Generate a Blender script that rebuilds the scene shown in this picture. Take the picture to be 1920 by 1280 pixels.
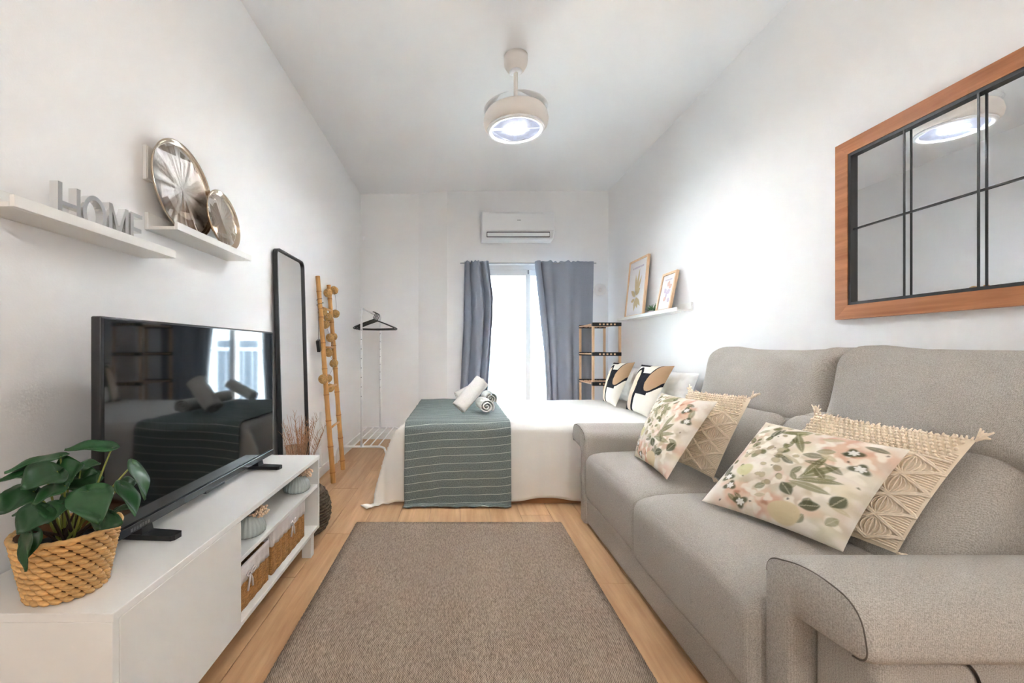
import bpy, bmesh, math, random
import numpy as np
from mathutils import Vector, Matrix, noise

PI = math.pi
random.seed(7)
scene = bpy.context.scene
for o in list(bpy.data.objects):
    bpy.data.objects.remove(o)
COL = scene.collection

# ------------------------------------------------------------------ camera
F, CX, CY, H = 800.0, 857.0, 655.0, 1.02        # focal length in pixels, principal point, eye height
cam_d = bpy.data.cameras.new('camera'); cam = bpy.data.objects.new('camera', cam_d); COL.objects.link(cam)
cam.location = (0, 0, H); cam.rotation_euler = (PI / 2, 0, 0)
cam_d.sensor_width = 36; cam_d.lens = F / 1920 * 36
cam_d.shift_x = (960 - CX) / 1920; cam_d.shift_y = (CY - 640) / 1920
cam_d.clip_start = 0.02
scene.camera = cam

# ------------------------------------------------------------------ world, sun, exposure
w = bpy.data.worlds.new('world'); scene.world = w; w.use_nodes = True
bg = w.node_tree.nodes['Background']
bg.inputs[0].default_value = (0.74, 0.87, 1.0, 1); bg.inputs[1].default_value = 13.5
sun_d = bpy.data.lights.new('sun', 'SUN'); sun_d.energy = 105.0; sun_d.angle = 0.01; sun_d.color = (1, 0.95, 0.88)
sun = bpy.data.objects.new('sun', sun_d); COL.objects.link(sun)
sun.rotation_euler = Vector((-0.22, -0.33, -0.92)).to_track_quat('-Z', 'Y').to_euler()
vs = scene.view_settings
vs.view_transform = 'Standard'; vs.look = 'None'; vs.gamma = 1.0; vs.use_curve_mapping = False
vs.exposure = 1.18
CEIL_W, HALL_W = 3.4, 19.0     # fan lamp and the lamp in the part of the room behind the camera
try:
    scene.cycles.max_bounces = 12; scene.cycles.diffuse_bounces = 8; scene.cycles.glossy_bounces = 5
    scene.cycles.transparent_max_bounces = 12
    scene.cycles.sample_clamp_indirect = 60
except Exception:
    pass

# ------------------------------------------------------------------ room dimensions
XL, XR = -1.098, 1.691
YB, YA, YF = 4.77, 4.86, -2.3      # back wall, alcove back, wall behind the camera
ZC = 2.79


def P(px, py, y):
    return Vector(((px - CX) * y / F, y, H - (py - CY) * y / F))


# ------------------------------------------------------------------ materials
MATS = {}


def srgb(r, g, b):
    f = lambda c: (c / 255 / 12.92) if c / 255 <= 0.04045 else ((c / 255 + 0.055) / 1.055) ** 2.4
    return (f(r), f(g), f(b))


def mat(name, col, rough=0.6, metal=0.0, spec=0.5, var=0.0, vscale=20, bump=0.0, bscale=200, stretch=(1, 1, 1),
        coat=0.0, sheen=0.0, detail=3.0, attr=None, rnd=0.0, trans=0.0, subs=0.0):
    """Principled material: noise-varied colour and noise bump in object space."""
    if name in MATS:
        return MATS[name]
    m = bpy.data.materials.new(name); m.use_nodes = True
    nt = m.node_tree; N = nt.nodes; L = nt.links
    b = N['Principled BSDF']
    b.inputs['Base Color'].default_value = (*col, 1)
    b.inputs['Roughness'].default_value = rough; b.inputs['Metallic'].default_value = metal
    b.inputs['Specular IOR Level'].default_value = spec
    b.inputs['Coat Weight'].default_value = coat
    b.inputs['Sheen Weight'].default_value = sheen
    b.inputs['Transmission Weight'].default_value = trans
    tc = N.new('ShaderNodeTexCoord'); mp = N.new('ShaderNodeMapping'); mp.inputs['Scale'].default_value = stretch
    L.new(tc.outputs['Object'], mp.inputs['Vector'])
    csock = None
    if attr:
        a = N.new('ShaderNodeAttribute'); a.attribute_name = attr; csock = a.outputs['Color']
    if var > 0:
        n = N.new('ShaderNodeTexNoise'); n.inputs['Scale'].default_value = vscale; n.inputs['Detail'].default_value = detail
        L.new(mp.outputs[0], n.inputs['Vector'])
        r = N.new('ShaderNodeMapRange'); r.inputs[1].default_value = 0.3; r.inputs[2].default_value = 0.7
        r.inputs[3].default_value = 1 - var; r.inputs[4].default_value = 1 + var
        L.new(n.outputs['Fac'], r.inputs[0])
        mx = N.new('ShaderNodeVectorMath'); mx.operation = 'SCALE'
        if csock: L.new(csock, mx.inputs[0])
        else: mx.inputs[0].default_value = col
        L.new(r.outputs[0], mx.inputs['Scale']); csock = mx.outputs[0]
    if rnd > 0:
        oi = N.new('ShaderNodeObjectInfo'); r2 = N.new('ShaderNodeMapRange')
        r2.inputs[3].default_value = 1 - rnd; r2.inputs[4].default_value = 1 + rnd
        L.new(oi.outputs['Random'], r2.inputs[0])
        mx = N.new('ShaderNodeVectorMath'); mx.operation = 'SCALE'
        if csock: L.new(csock, mx.inputs[0])
        else: mx.inputs[0].default_value = col
        L.new(r2.outputs[0], mx.inputs['Scale']); csock = mx.outputs[0]
    if csock: L.new(csock, b.inputs['Base Color'])
    if bump > 0:
        n2 = N.new('ShaderNodeTexNoise'); n2.inputs['Scale'].default_value = bscale; n2.inputs['Detail'].default_value = 2
        L.new(mp.outputs[0], n2.inputs['Vector'])
        bp = N.new('ShaderNodeBump'); bp.inputs['Strength'].default_value = bump; bp.inputs['Distance'].default_value = 0.002
        L.new(n2.outputs['Fac'], bp.inputs['Height']); L.new(bp.outputs[0], b.inputs['Normal'])
    MATS[name] = m
    return m


def emis(name, col, strength):
    m = bpy.data.materials.new(name); m.use_nodes = True
    b = m.node_tree.nodes['Principled BSDF']
    b.inputs['Base Color'].default_value = (0.8, 0.8, 0.8, 1)
    b.inputs['Emission Color'].default_value = (*col, 1); b.inputs['Emission Strength'].default_value = strength
    return m


def wood(name, c1, c2, scale=1.0, axis=1, rough=0.45, rnd=0.12):
    """Long grain along one axis of the object, tone shifted per object."""
    m = bpy.data.materials.new(name); m.use_nodes = True
    nt = m.node_tree; N = nt.nodes; L = nt.links; b = N['Principled BSDF']
    b.inputs['Roughness'].default_value = rough; b.inputs['Specular IOR Level'].default_value = 0.35
    tc = N.new('ShaderNodeTexCoord'); oi = N.new('ShaderNodeObjectInfo')
    off = N.new('ShaderNodeVectorMath'); off.operation = 'MULTIPLY_ADD'
    sc = [14.0 * scale] * 3; sc[axis] = 0.9 * scale
    off.inputs[1].default_value = sc
    L.new(tc.outputs['Object'], off.inputs[0])
    sv = N.new('ShaderNodeVectorMath'); sv.operation = 'SCALE'; sv.inputs[0].default_value = (37, 91, 53)
    L.new(oi.outputs['Random'], sv.inputs['Scale']); L.new(sv.outputs[0], off.inputs[2])
    n = N.new('ShaderNodeTexNoise'); n.inputs['Scale'].default_value = 1.6; n.inputs['Detail'].default_value = 5
    n.inputs['Roughness'].default_value = 0.62; n.inputs['Distortion'].default_value = 0.5
    L.new(off.outputs[0], n.inputs['Vector'])
    cr = N.new('ShaderNodeValToRGB'); cr.color_ramp.elements[0].position = 0.3; cr.color_ramp.elements[1].position = 0.72
    cr.color_ramp.elements[0].color = (*c1, 1); cr.color_ramp.elements[1].color = (*c2, 1)
    L.new(n.outputs['Fac'], cr.inputs[0])
    r2 = N.new('ShaderNodeMapRange'); r2.inputs[3].default_value = 1 - rnd; r2.inputs[4].default_value = 1 + rnd
    L.new(oi.outputs['Random'], r2.inputs[0])
    mx = N.new('ShaderNodeVectorMath'); mx.operation = 'SCALE'
    L.new(cr.outputs[0], mx.inputs[0]); L.new(r2.outputs[0], mx.inputs['Scale'])
    L.new(mx.outputs[0], b.inputs['Base Color'])
    bp = N.new('ShaderNodeBump'); bp.inputs['Strength'].default_value = 0.15; bp.inputs['Distance'].default_value = 0.001
    L.new(n.outputs['Fac'], bp.inputs['Height']); L.new(bp.outputs[0], b.inputs['Normal'])
    MATS[name] = m
    return m


def weave(name, c1, c2, su, sv, rough=0.9, bump=0.5, mott=0.25, planes='XY', mscale=(6, 1.2, 1)):
    """Woven cloth: crossed thread waves plus streaky yarn mottling, in object space."""
    m = bpy.data.materials.new(name); m.use_nodes = True
    nt = m.node_tree; N = nt.nodes; L = nt.links; b = N['Principled BSDF']
    b.inputs['Roughness'].default_value = rough; b.inputs['Specular IOR Level'].default_value = 0.15
    tc = N.new('ShaderNodeTexCoord')
    sx = N.new('ShaderNodeSeparateXYZ'); L.new(tc.outputs['Object'], sx.inputs[0])

    def wave(sock, k):
        a = N.new('ShaderNodeMath'); a.operation = 'MULTIPLY'; a.inputs[1].default_value = k; L.new(sock, a.inputs[0])
        s = N.new('ShaderNodeMath'); s.operation = 'SINE'; L.new(a.outputs[0], s.inputs[0]); return s.outputs[0]
    wv = N.new('ShaderNodeMath'); wv.operation = 'MULTIPLY'
    L.new(wave(sx.outputs[planes[0]], su), wv.inputs[0]); L.new(wave(sx.outputs[planes[1]], sv), wv.inputs[1])
    mp = N.new('ShaderNodeMapping'); mp.inputs['Scale'].default_value = mscale; L.new(tc.outputs['Object'], mp.inputs[0])
    n = N.new('ShaderNodeTexNoise'); n.inputs['Scale'].default_value = 45; n.inputs['Detail'].default_value = 4
    L.new(mp.outputs[0], n.inputs['Vector'])
    ad = N.new('ShaderNodeMath'); ad.operation = 'MULTIPLY_ADD'; ad.inputs[1].default_value = mott
    L.new(wv.outputs[0], ad.inputs[0]); L.new(n.outputs['Fac'], ad.inputs[2])
    cr = N.new('ShaderNodeValToRGB'); cr.color_ramp.elements[0].position = 0.28; cr.color_ramp.elements[1].position = 0.76
    cr.color_ramp.elements[0].color = (*c1, 1); cr.color_ramp.elements[1].color = (*c2, 1)
    L.new(ad.outputs[0], cr.inputs[0]); L.new(cr.outputs[0], b.inputs['Base Color'])
    bp = N.new('ShaderNodeBump'); bp.inputs['Strength'].default_value = bump; bp.inputs['Distance'].default_value = 0.0015
    L.new(ad.outputs[0], bp.inputs['Height']); L.new(bp.outputs[0], b.inputs['Normal'])
    MATS[name] = m
    return m


M_WALL = mat('wall_paint', (0.85, 0.852, 0.857), 0.85, spec=0.15, bump=0.12, bscale=160)
M_CEIL = mat('ceiling_paint', (0.90, 0.91, 0.92), 0.9, spec=0.1)
M_WHITE = mat('white_lacquer', (0.77, 0.765, 0.74), 0.38, spec=0.4)
M_TRIM = mat('white_trim', (0.80, 0.80, 0.79), 0.5)
M_PLASTIC = mat('white_plastic', (0.82, 0.83, 0.85), 0.35)
M_BLACKP = mat('black_plastic', (0.008, 0.008, 0.009), 0.28)
M_BLACKM = mat('black_metal', (0.012, 0.012, 0.013), 0.4)
M_SCREEN = mat('screen_glass', (0.002, 0.002, 0.003), 0.045, spec=0.75)
M_MIRROR = mat('mirror_silver', (0.88, 0.90, 0.92), 0.01, metal=1.0)
M_CHROME = mat('chrome', (0.78, 0.77, 0.76), 0.13, metal=1.0)
M_TRAY = mat('hammered_nickel', (0.84, 0.81, 0.77), 0.42, metal=1.0, bump=0.5, bscale=170)
M_TRAYR = mat('nickel_rim', (0.58, 0.47, 0.36), 0.18, metal=1.0)
M_FLOOR = wood('oak_laminate', srgb(176, 135, 96), srgb(210, 171, 130), 1.0, 1, 0.42, 0.07)
M_FRAMEW = wood('mirror_frame_wood', srgb(150, 92, 52), srgb(190, 128, 82), 1.6, 1, 0.45, 0.04)
M_PINE = wood('pale_pine', srgb(216, 178, 138), srgb(238, 208, 174), 2.0, 2, 0.5, 0.05)
M_BAMBOO = mat('bamboo', srgb(205, 152, 88), 0.42, var=0.18, vscale=14, stretch=(3, 3, 0.6))
M_BAMBOON = mat('bamboo_node', srgb(165, 112, 58), 0.5)
M_RATTAN = mat('rattan_ball', srgb(190, 152, 95), 0.8, var=0.3, vscale=90, bump=1.0, bscale=130)
M_SOFA = weave('sofa_fabric', srgb(146, 140, 132), srgb(201, 196, 189), 1900, 1900, 0.95, 0.45, 0.10, 'XY', (9, 9, 9))
M_SEAM = mat('sofa_seam', srgb(95, 88, 80), 0.9)
M_RUG = weave('rug_weave', srgb(106, 91, 78), srgb(186, 168, 150), 900, 620, 0.95, 0.8, 0.20, 'XY', (9, 1.4, 1))
M_RUGE = mat('rug_edge_yarn', srgb(150, 132, 112), 0.95, var=0.3, vscale=150)
M_SHEET = mat('white_cotton', (0.84, 0.82, 0.78), 0.9, spec=0.1, bump=0.15, bscale=90)
M_PILLOW = mat('white_pillow_cotton', (0.82, 0.82, 0.81), 0.9, spec=0.1, bump=0.12, bscale=120)
M_TOWEL = mat('towel_terry', (0.83, 0.81, 0.77), 1.0, spec=0.05, bump=1.0, bscale=420, var=0.05, vscale=200)
M_CURT = mat('blue_grey_curtain', srgb(150, 158, 172), 0.9, spec=0.1, bump=0.3, bscale=500, var=0.07, vscale=260)
M_SEAGRASS = mat('seagrass', srgb(172, 124, 70), 0.75, var=0.4, vscale=60, stretch=(1, 1, 5), bump=0.8, bscale=90)
M_HYAC = mat('water_hyacinth', srgb(214, 170, 108), 0.55, var=0.22, vscale=40, rnd=0.16)
M_HYACD = mat('basket_core', srgb(96, 62, 30), 0.9)
M_DARKB = mat('dark_basket', srgb(88, 74, 58), 0.85, var=0.4, vscale=60, bump=1.0, bscale=120)
M_LINER = mat('liner_cotton', srgb(214, 206, 204), 0.95, spec=0.05, bump=0.3, bscale=150)
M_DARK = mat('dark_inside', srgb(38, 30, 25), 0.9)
M_SOIL = mat('black_soil', (0.012, 0.011, 0.010), 0.95, bump=1, bscale=80)
M_LEAF = mat('leaf_green', srgb(34, 74, 38), 0.36, var=0.25, vscale=22, rnd=0.25)
M_LEAF2 = mat('succulent_green', srgb(88, 130, 82), 0.5, var=0.25, vscale=60, rnd=0.3)
M_STEM = mat('stem_green', srgb(142, 150, 70), 0.5)
M_STEMB = mat('stem_brown', srgb(62, 44, 36), 0.7)
M_GRASS = mat('dried_grass', srgb(168, 128, 98), 0.9, var=0.3, vscale=50)
M_DRIED = mat('dried_flower', srgb(232, 205, 178), 0.9, var=0.25, vscale=80)
M_VASE = mat('grey_ribbed_glass', srgb(196, 206, 205), 0.12, spec=0.6, trans=0.25)
M_ROPE = mat('macrame_cotton', srgb(243, 228, 207), 0.95, spec=0.05, bump=0.6, bscale=700, var=0.08, vscale=120)
M_CREAM = mat('cream_backing', srgb(236, 222, 200), 0.95, spec=0.05)
M_PAPER = mat('white_paper', (0.80, 0.78, 0.79), 0.7)
M_PRINT = mat('beige_print', srgb(208, 190, 152), 0.8)
M_PRINT2 = mat('lilac_print', srgb(196, 184, 200), 0.8)
M_PINK = mat('blush_print', srgb(214, 180, 170), 0.8)
M_FACADE = mat('facade_white', (0.74, 0.73, 0.70), 0.9)
M_CONC = mat('balcony_tile', (0.60, 0.60, 0.60), 0.8)
M_RAIL = mat('painted_railing', (0.42, 0.50, 0.58), 0.5)
M_DKGLASS = mat('dark_window_glass', (0.10, 0.12, 0.14), 0.1)
M_FAN = mat('fan_white', (0.78, 0.74, 0.70), 0.42)
M_PEACH = mat('lamp_wood_joint', srgb(226, 190, 160), 0.5)
M_GREY = mat('grey_print', (0.30, 0.31, 0.33), 0.5)
M_PRINTED = mat('floral_cotton', (1, 1, 1), 0.9, spec=0.08, attr='tint', bump=0.2, bscale=300)
M_GEO = mat('geometric_cotton', (1, 1, 1), 0.92, spec=0.08, attr='tint', bump=0.25, bscale=350)


def blanket_material():
    m = bpy.data.materials.new('throw_cotton'); m.use_nodes = True
    nt = m.node_tree; N = nt.nodes; L = nt.links; b = N['Principled BSDF']
    b.inputs['Roughness'].default_value = 0.95; b.inputs['Specular IOR Level'].default_value = 0.1
    uv = N.new('ShaderNodeUVMap'); uv.uv_map = 'UVMap'
    sx = N.new('ShaderNodeSeparateXYZ'); L.new(uv.outputs[0], sx.inputs[0])
    k = N.new('ShaderNodeMath'); k.operation = 'DIVIDE'; k.inputs[1].default_value = 0.052; L.new(sx.outputs[1], k.inputs[0])
    fr = N.new('ShaderNodeMath'); fr.operation = 'FRACT'; L.new(k.outputs[0], fr.inputs[0])
    lt = N.new('ShaderNodeMath'); lt.operation = 'LESS_THAN'; lt.inputs[1].default_value = 0.075; L.new(fr.outputs[0], lt.inputs[0])
    n = N.new('ShaderNodeTexNoise'); n.inputs['Scale'].default_value = 160; n.inputs['Detail'].default_value = 4
    L.new(uv.outputs[0], n.inputs['Vector'])
    cr = N.new('ShaderNodeValToRGB'); cr.color_ramp.elements[0].position = 0.3; cr.color_ramp.elements[1].position = 0.7
    cr.color_ramp.elements[0].color = (*srgb(98, 108, 106), 1); cr.color_ramp.elements[1].color = (*srgb(138, 148, 147), 1)
    L.new(n.outputs['Fac'], cr.inputs[0])
    mx = N.new('ShaderNodeMixRGB'); L.new(lt.outputs[0], mx.inputs[0]); L.new(cr.outputs[0], mx.inputs[1])
    mx.inputs[2].default_value = (*srgb(196, 202, 194), 1)
    L.new(mx.outputs[0], b.inputs['Base Color'])
    bp = N.new('ShaderNodeBump'); bp.inputs['Strength'].default_value = 0.4; bp.inputs['Distance'].default_value = 0.002
    ad = N.new('ShaderNodeMath'); ad.operation = 'ADD'; L.new(lt.outputs[0], ad.inputs[0]); L.new(n.outputs['Fac'], ad.inputs[1])
    L.new(ad.outputs[0], bp.inputs['Height']); L.new(bp.outputs[0], b.inputs['Normal'])
    return m


def pane_material():
    """Thin clear window glass: see-through with a Fresnel reflection."""
    m = bpy.data.materials.new('window_glass'); m.use_nodes = True
    nt = m.node_tree; N = nt.nodes; L = nt.links
    N.remove(N['Principled BSDF'])
    t = N.new('ShaderNodeBsdfTransparent'); t.inputs[0].default_value = (0.95, 0.97, 0.97, 1)
    g = N.new('ShaderNodeBsdfGlossy'); g.inputs['Roughness'].default_value = 0.02
    fr = N.new('ShaderNodeFresnel'); fr.inputs[0].default_value = 1.45
    mx = N.new('ShaderNodeMixShader'); L.new(fr.outputs[0], mx.inputs[0]); L.new(t.outputs[0], mx.inputs[1]); L.new(g.outputs[0], mx.inputs[2])
    L.new(mx.outputs[0], N['Material Output'].inputs[0])
    return m


M_PANE = pane_material()
M_THROW = blanket_material()


# ------------------------------------------------------------------ mesh helpers
class MB:
    """Collects vertices and faces; build() links them as one mesh object."""

    def __init__(self):
        self.v = []; self.f = []

    def add(self, vs, fs):
        o = len(self.v); self.v += [tuple(p) for p in vs]; self.f += [tuple(i + o for i in f) for f in fs]; return self

    def box(self, x0, x1, y0, y1, z0, z1, M=None):
        vs = [Vector((x, y, z)) for z in (z0, z1) for y in (y0, y1) for x in (x0, x1)]
        if M: vs = [M @ p for p in vs]
        return self.add(vs, [(0, 2, 3, 1), (4, 5, 7, 6), (0, 1, 5, 4), (2, 6, 7, 3), (0, 4, 6, 2), (1, 3, 7, 5)])

    def rbox(self, x0, x1, y0, y1, z0, z1, r=0.003, seg=2, M=None):
        bm = bmesh.new()
        bmesh.ops.create_cube(bm, size=1)
        for v in bm.verts:
            v.co = Vector(((x0 + x1) / 2 + v.co.x * (x1 - x0), (y0 + y1) / 2 + v.co.y * (y1 - y0), (z0 + z1) / 2 + v.co.z * (z1 - z0)))
        bmesh.ops.bevel(bm, geom=list(bm.edges), offset=r, segments=seg, affect='EDGES', profile=0.5)
        if M: bmesh.ops.transform(bm, matrix=M, verts=bm.verts)
        bm.verts.index_update()
        self.add([v.co.copy() for v in bm.verts], [[v.index for v in f.verts] for f in bm.faces]); bm.free(); return self

    def tube(self, pts, r, n=8, cap=True, closed=False):
        pts = [Vector(p) for p in pts]; m = len(pts); rs = r if isinstance(r, (list, tuple)) else [r] * m
        o = len(self.v); prev = None
        for i, p in enumerate(pts):
            if closed: t = pts[(i + 1) % m] - pts[i - 1]
            else: t = pts[min(i + 1, m - 1)] - pts[max(i - 1, 0)]
            t.normalize()
            if prev is None:
                a = Vector((0, 0, 1)) if abs(t.z) < 0.9 else Vector((1, 0, 0))
                u = t.cross(a).normalized()
            else:
                u = (prev - t * prev.dot(t)); u = u.normalized() if u.length > 1e-6 else t.orthogonal().normalized()
            prev = u; w_ = t.cross(u)
            for k in range(n):
                a = 2 * PI * k / n; self.v.append(tuple(p + (u * math.cos(a) + w_ * math.sin(a)) * rs[i]))
        for i in range(m if closed else m - 1):
            j = (i + 1) % m
            for k in range(n):
                k2 = (k + 1) % n
                self.f.append((o + i * n + k, o + i * n + k2, o + j * n + k2, o + j * n + k))
        if cap and not closed:
            self.f.append(tuple(o + k for k in range(n - 1, -1, -1))); self.f.append(tuple(o + (m - 1) * n + k for k in range(n)))
        return self

    def lathe(self, prof, c=(0, 0, 0), n=32, rib=0.0, ribn=0, M=None):
        o = len(self.v); c = Vector(c)
        for r, z in prof:
            for k in range(n):
                a = 2 * PI * k / n; rr = r * (1 + rib * math.cos(ribn * a)) if ribn else r
                p = Vector((rr * math.cos(a), rr * math.sin(a), z))
                if M: p = M @ p
                self.v.append(tuple(p + c))
        for i in range(len(prof) - 1):
            for k in range(n):
                k2 = (k + 1) % n
                self.f.append((o + i * n + k, o + i * n + k2, o + (i + 1) * n + k2, o + (i + 1) * n + k))
        if prof[0][0] > 1e-5: self.f.append(tuple(o + k for k in range(n - 1, -1, -1)))
        if prof[-1][0] > 1e-5: self.f.append(tuple(o + (len(prof) - 1) * n + k for k in range(n)))
        return self

    def ball(self, c, r, sub=1, sc=(1, 1, 1)):
        bm = bmesh.new(); bmesh.ops.create_icosphere(bm, subdivisions=sub, radius=1); bm.verts.index_update()
        self.add([Vector(c) + Vector((v.co.x * r * sc[0], v.co.y * r * sc[1], v.co.z * r * sc[2])) for v in bm.verts],
                 [[v.index for v in f.verts] for f in bm.faces]); bm.free(); return self

    def grid(self, fn, nu, nv):
        o = len(self.v)
        for j in range(nv + 1):
            for i in range(nu + 1): self.v.append(tuple(fn(i / nu, j / nv)))
        for j in range(nv):
            for i in range(nu):
                a = o + j * (nu + 1) + i; self.f.append((a, a + 1, a + nu + 2, a + nu + 1))
        return self

    def prism(self, poly, h0, h1, M):
        """poly in local xy, extruded along local z from h0 to h1, placed by M."""
        n = len(poly)
        vs = [M @ Vector((p[0], p[1], h0)) for p in poly] + [M @ Vector((p[0], p[1], h1)) for p in poly]
        fs = [tuple(range(n - 1, -1, -1)), tuple(range(n, 2 * n))] + [(i, (i + 1) % n, n + (i + 1) % n, n + i) for i in range(n)]
        return self.add(vs, fs)

    def build(self, name, m, parent=None, smooth=False, origin=None, angle=None):
        me = bpy.data.meshes.new(name)
        org = Vector(origin) if origin is not None else Vector((0, 0, 0))
        me.from_pydata([tuple(Vector(p) - org) for p in self.v], [], self.f); me.validate(); me.update()
        bm = bmesh.new(); bm.from_mesh(me); bmesh.ops.recalc_face_normals(bm, faces=bm.faces); bm.to_mesh(me); bm.free()
        if smooth:
            me.shade_smooth()
            if angle:
                try: me.set_sharp_from_angle(angle=angle)
                except Exception: pass
        o = bpy.data.objects.new(name, me); me.materials.append(m); COL.objects.link(o); o.location = org
        if parent: attach(o, parent)
        return o


def attach(o, parent):
    o.parent = parent
    pm = Matrix.LocRotScale(parent.location, parent.rotation_euler, parent.scale)
    pp = parent.parent
    while pp:
        pm = Matrix.LocRotScale(pp.location, pp.rotation_euler, pp.scale) @ pm if parent.matrix_parent_inverse == Matrix() else pm
        pp = pp.parent
    # children are modelled in world space: undo the parents' transforms
    o.matrix_parent_inverse = Matrix()
    loc = pm.inverted() @ Matrix.Translation(o.location)
    o.matrix_local = loc
    return o


def thing(name, label, cat, loc=(0, 0, 0), group=None):
    o = bpy.data.objects.new(name, None); o.empty_display_size = 0.05; COL.objects.link(o); o.location = loc
    return tag(o, label, cat, group)


def tag(o, label, cat, group=None):
    o['label'] = label; o['category'] = cat
    if group: o['group'] = group
    return o


def struct(o):
    o['kind'] = 'structure'; return o


def soft_box(hx, hy, hz, r, mid=6, seg=4, bulge=(0, 0, 0), fn=None):
    """Closed rounded box with half sizes hx hy hz; faces bulge out; fn reshapes each point. Returns MB in local space."""
    def axis(h):
        a = [-h + r * (1 - math.cos(PI / 2 * i / seg)) for i in range(seg)]
        inner = [-(h - r) + 2 * (h - r) * i / mid for i in range(mid + 1)]
        b = [-q for q in reversed(a)]
        return a + inner + b
    ax = [axis(hx), axis(hy), axis(hz)]; hs = (hx, hy, hz)
    mb = MB(); idx = {}
    def vert(ii):
        if ii in idx: return idx[ii]
        p = Vector([ax[k][ii[k]] for k in range(3)])
        inner = Vector([max(-(hs[k] - r), min(hs[k] - r, p[k])) for k in range(3)])
        d = p - inner
        if d.length > 1e-9: d = d.normalized() * r
        q = inner + d
        for k in range(3):
            a, b = [j for j in range(3) if j != k]
            s = (1 - (p[a] / hs[a]) ** 2) * (1 - (p[b] / hs[b]) ** 2)
            q[k] += bulge[k] * s * (p[k] / hs[k])
        if fn: q = Vector(fn(q))
        mb.v.append(tuple(q)); idx[ii] = len(mb.v) - 1; return idx[ii]
    n = [len(a) for a in ax]
    for k in range(3):
        a, b = [j for j in range(3) if j != k]
        for side in (0, n[k] - 1):
            for i in range(n[a] - 1):
                for j in range(n[b] - 1):
                    def mk(i_, j_):
                        t = [0, 0, 0]; t[k] = side; t[a] = i_; t[b] = j_; return vert(tuple(t))
                    mb.f.append((mk(i, j), mk(i + 1, j), mk(i + 1, j + 1), mk(i, j + 1)))
    return mb


def moved(mb, M):
    mb.v = [tuple(M @ Vector(p)) for p in mb.v]; return mb


def nz(x, y, z): return noise.noise(Vector((x, y, z)))


# ================================================================== THE ROOM
def plain(name, x0, x1, y0, y1, z0, z1, m):
    return struct(MB().box(x0, x1, y0, y1, z0, z1).build(name, m))


fl = plain('floor', XL - 0.1, XR + 0.1, YF - 0.1, YA + 0.3, -0.12, -0.012, M_DARK)
pw, pl = 0.186, 1.22
pm0 = MB().box(-pw / 2 + 0.001, pw / 2 - 0.001, -pl / 2 + 0.001, pl / 2 - 0.001, -0.012, 0).build('plank', M_FLOOR)
first = True
ncol = int((XR - XL) / pw) + 1
for i in range(ncol):
    x = XL + pw * (i + 0.5)
    if x > XR + 0.02: continue
    y = YF - random.random() * pl * 0.9 + 0.55
    y = -2.2 + ((i * 0.37) % 1.0) * pl - pl / 2
    while y - pl / 2 < YA:
        o = pm0 if first else pm0.copy()
        if not first: COL.objects.link(o)
        first = False
        o.parent = fl; o.location = (x, y, 0); y += pl
plain('ceiling', XL - 0.1, XR + 0.1, YF - 0.1, YA + 0.3, ZC, ZC + 0.15, M_CEIL)
plain('wall_left', XL - 0.12, XL, YF - 0.1, YA + 0.3, 0, ZC, M_WALL)
plain('wall_right', XR, XR + 0.12, YF - 0.1, YA + 0.3, 0, ZC, M_WALL)
plain('wall_front', XL, XR, YF - 0.12, YF, 0, ZC, M_WALL)
# back wall: alcove on the left, a slanted pier, then the window bay with the balcony door opening
WX0, WX1, WZ1 = 0.13, 1.45, 1.98
bw = MB()
bw.box(XL, -0.40, YA, YA + 0.25, 0, ZC)
Mx = Matrix.Identity(4)
bw.prism([(-0.44, YA), (-0.11, YB - 0.02), (-0.11, YA + 0.25), (-0.44, YA + 0.25)], 0, ZC, Mx)
bw.box(-0.11, WX0, YB, YA + 0.25, 0, ZC)
bw.box(WX0, WX1, YB, YA + 0.25, WZ1, ZC)
bw.box(WX1, XR, YB, YA + 0.25, 0, ZC)
struct(bw.build('wall_back', M_WALL))
struct(MB().rbox(XL, XL + 0.012, YF, YA, 0, 0.08, 0.003).build('baseboard_left', M_TRIM))
struct(MB().rbox(XL + 0.012, -0.45, YA - 0.012, YA, 0, 0.08, 0.003).build('baseboard_back', M_TRIM))
struct(MB().rbox(XR - 0.012, XR, YF, YB, 0, 0.08, 0.003).build('baseboard_right', M_TRIM))
struct(MB().rbox(XL, XL + 0.018, 3.40, 3.43, 0.08, 0.52, 0.003).build('trim_1', M_TRIM))

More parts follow.
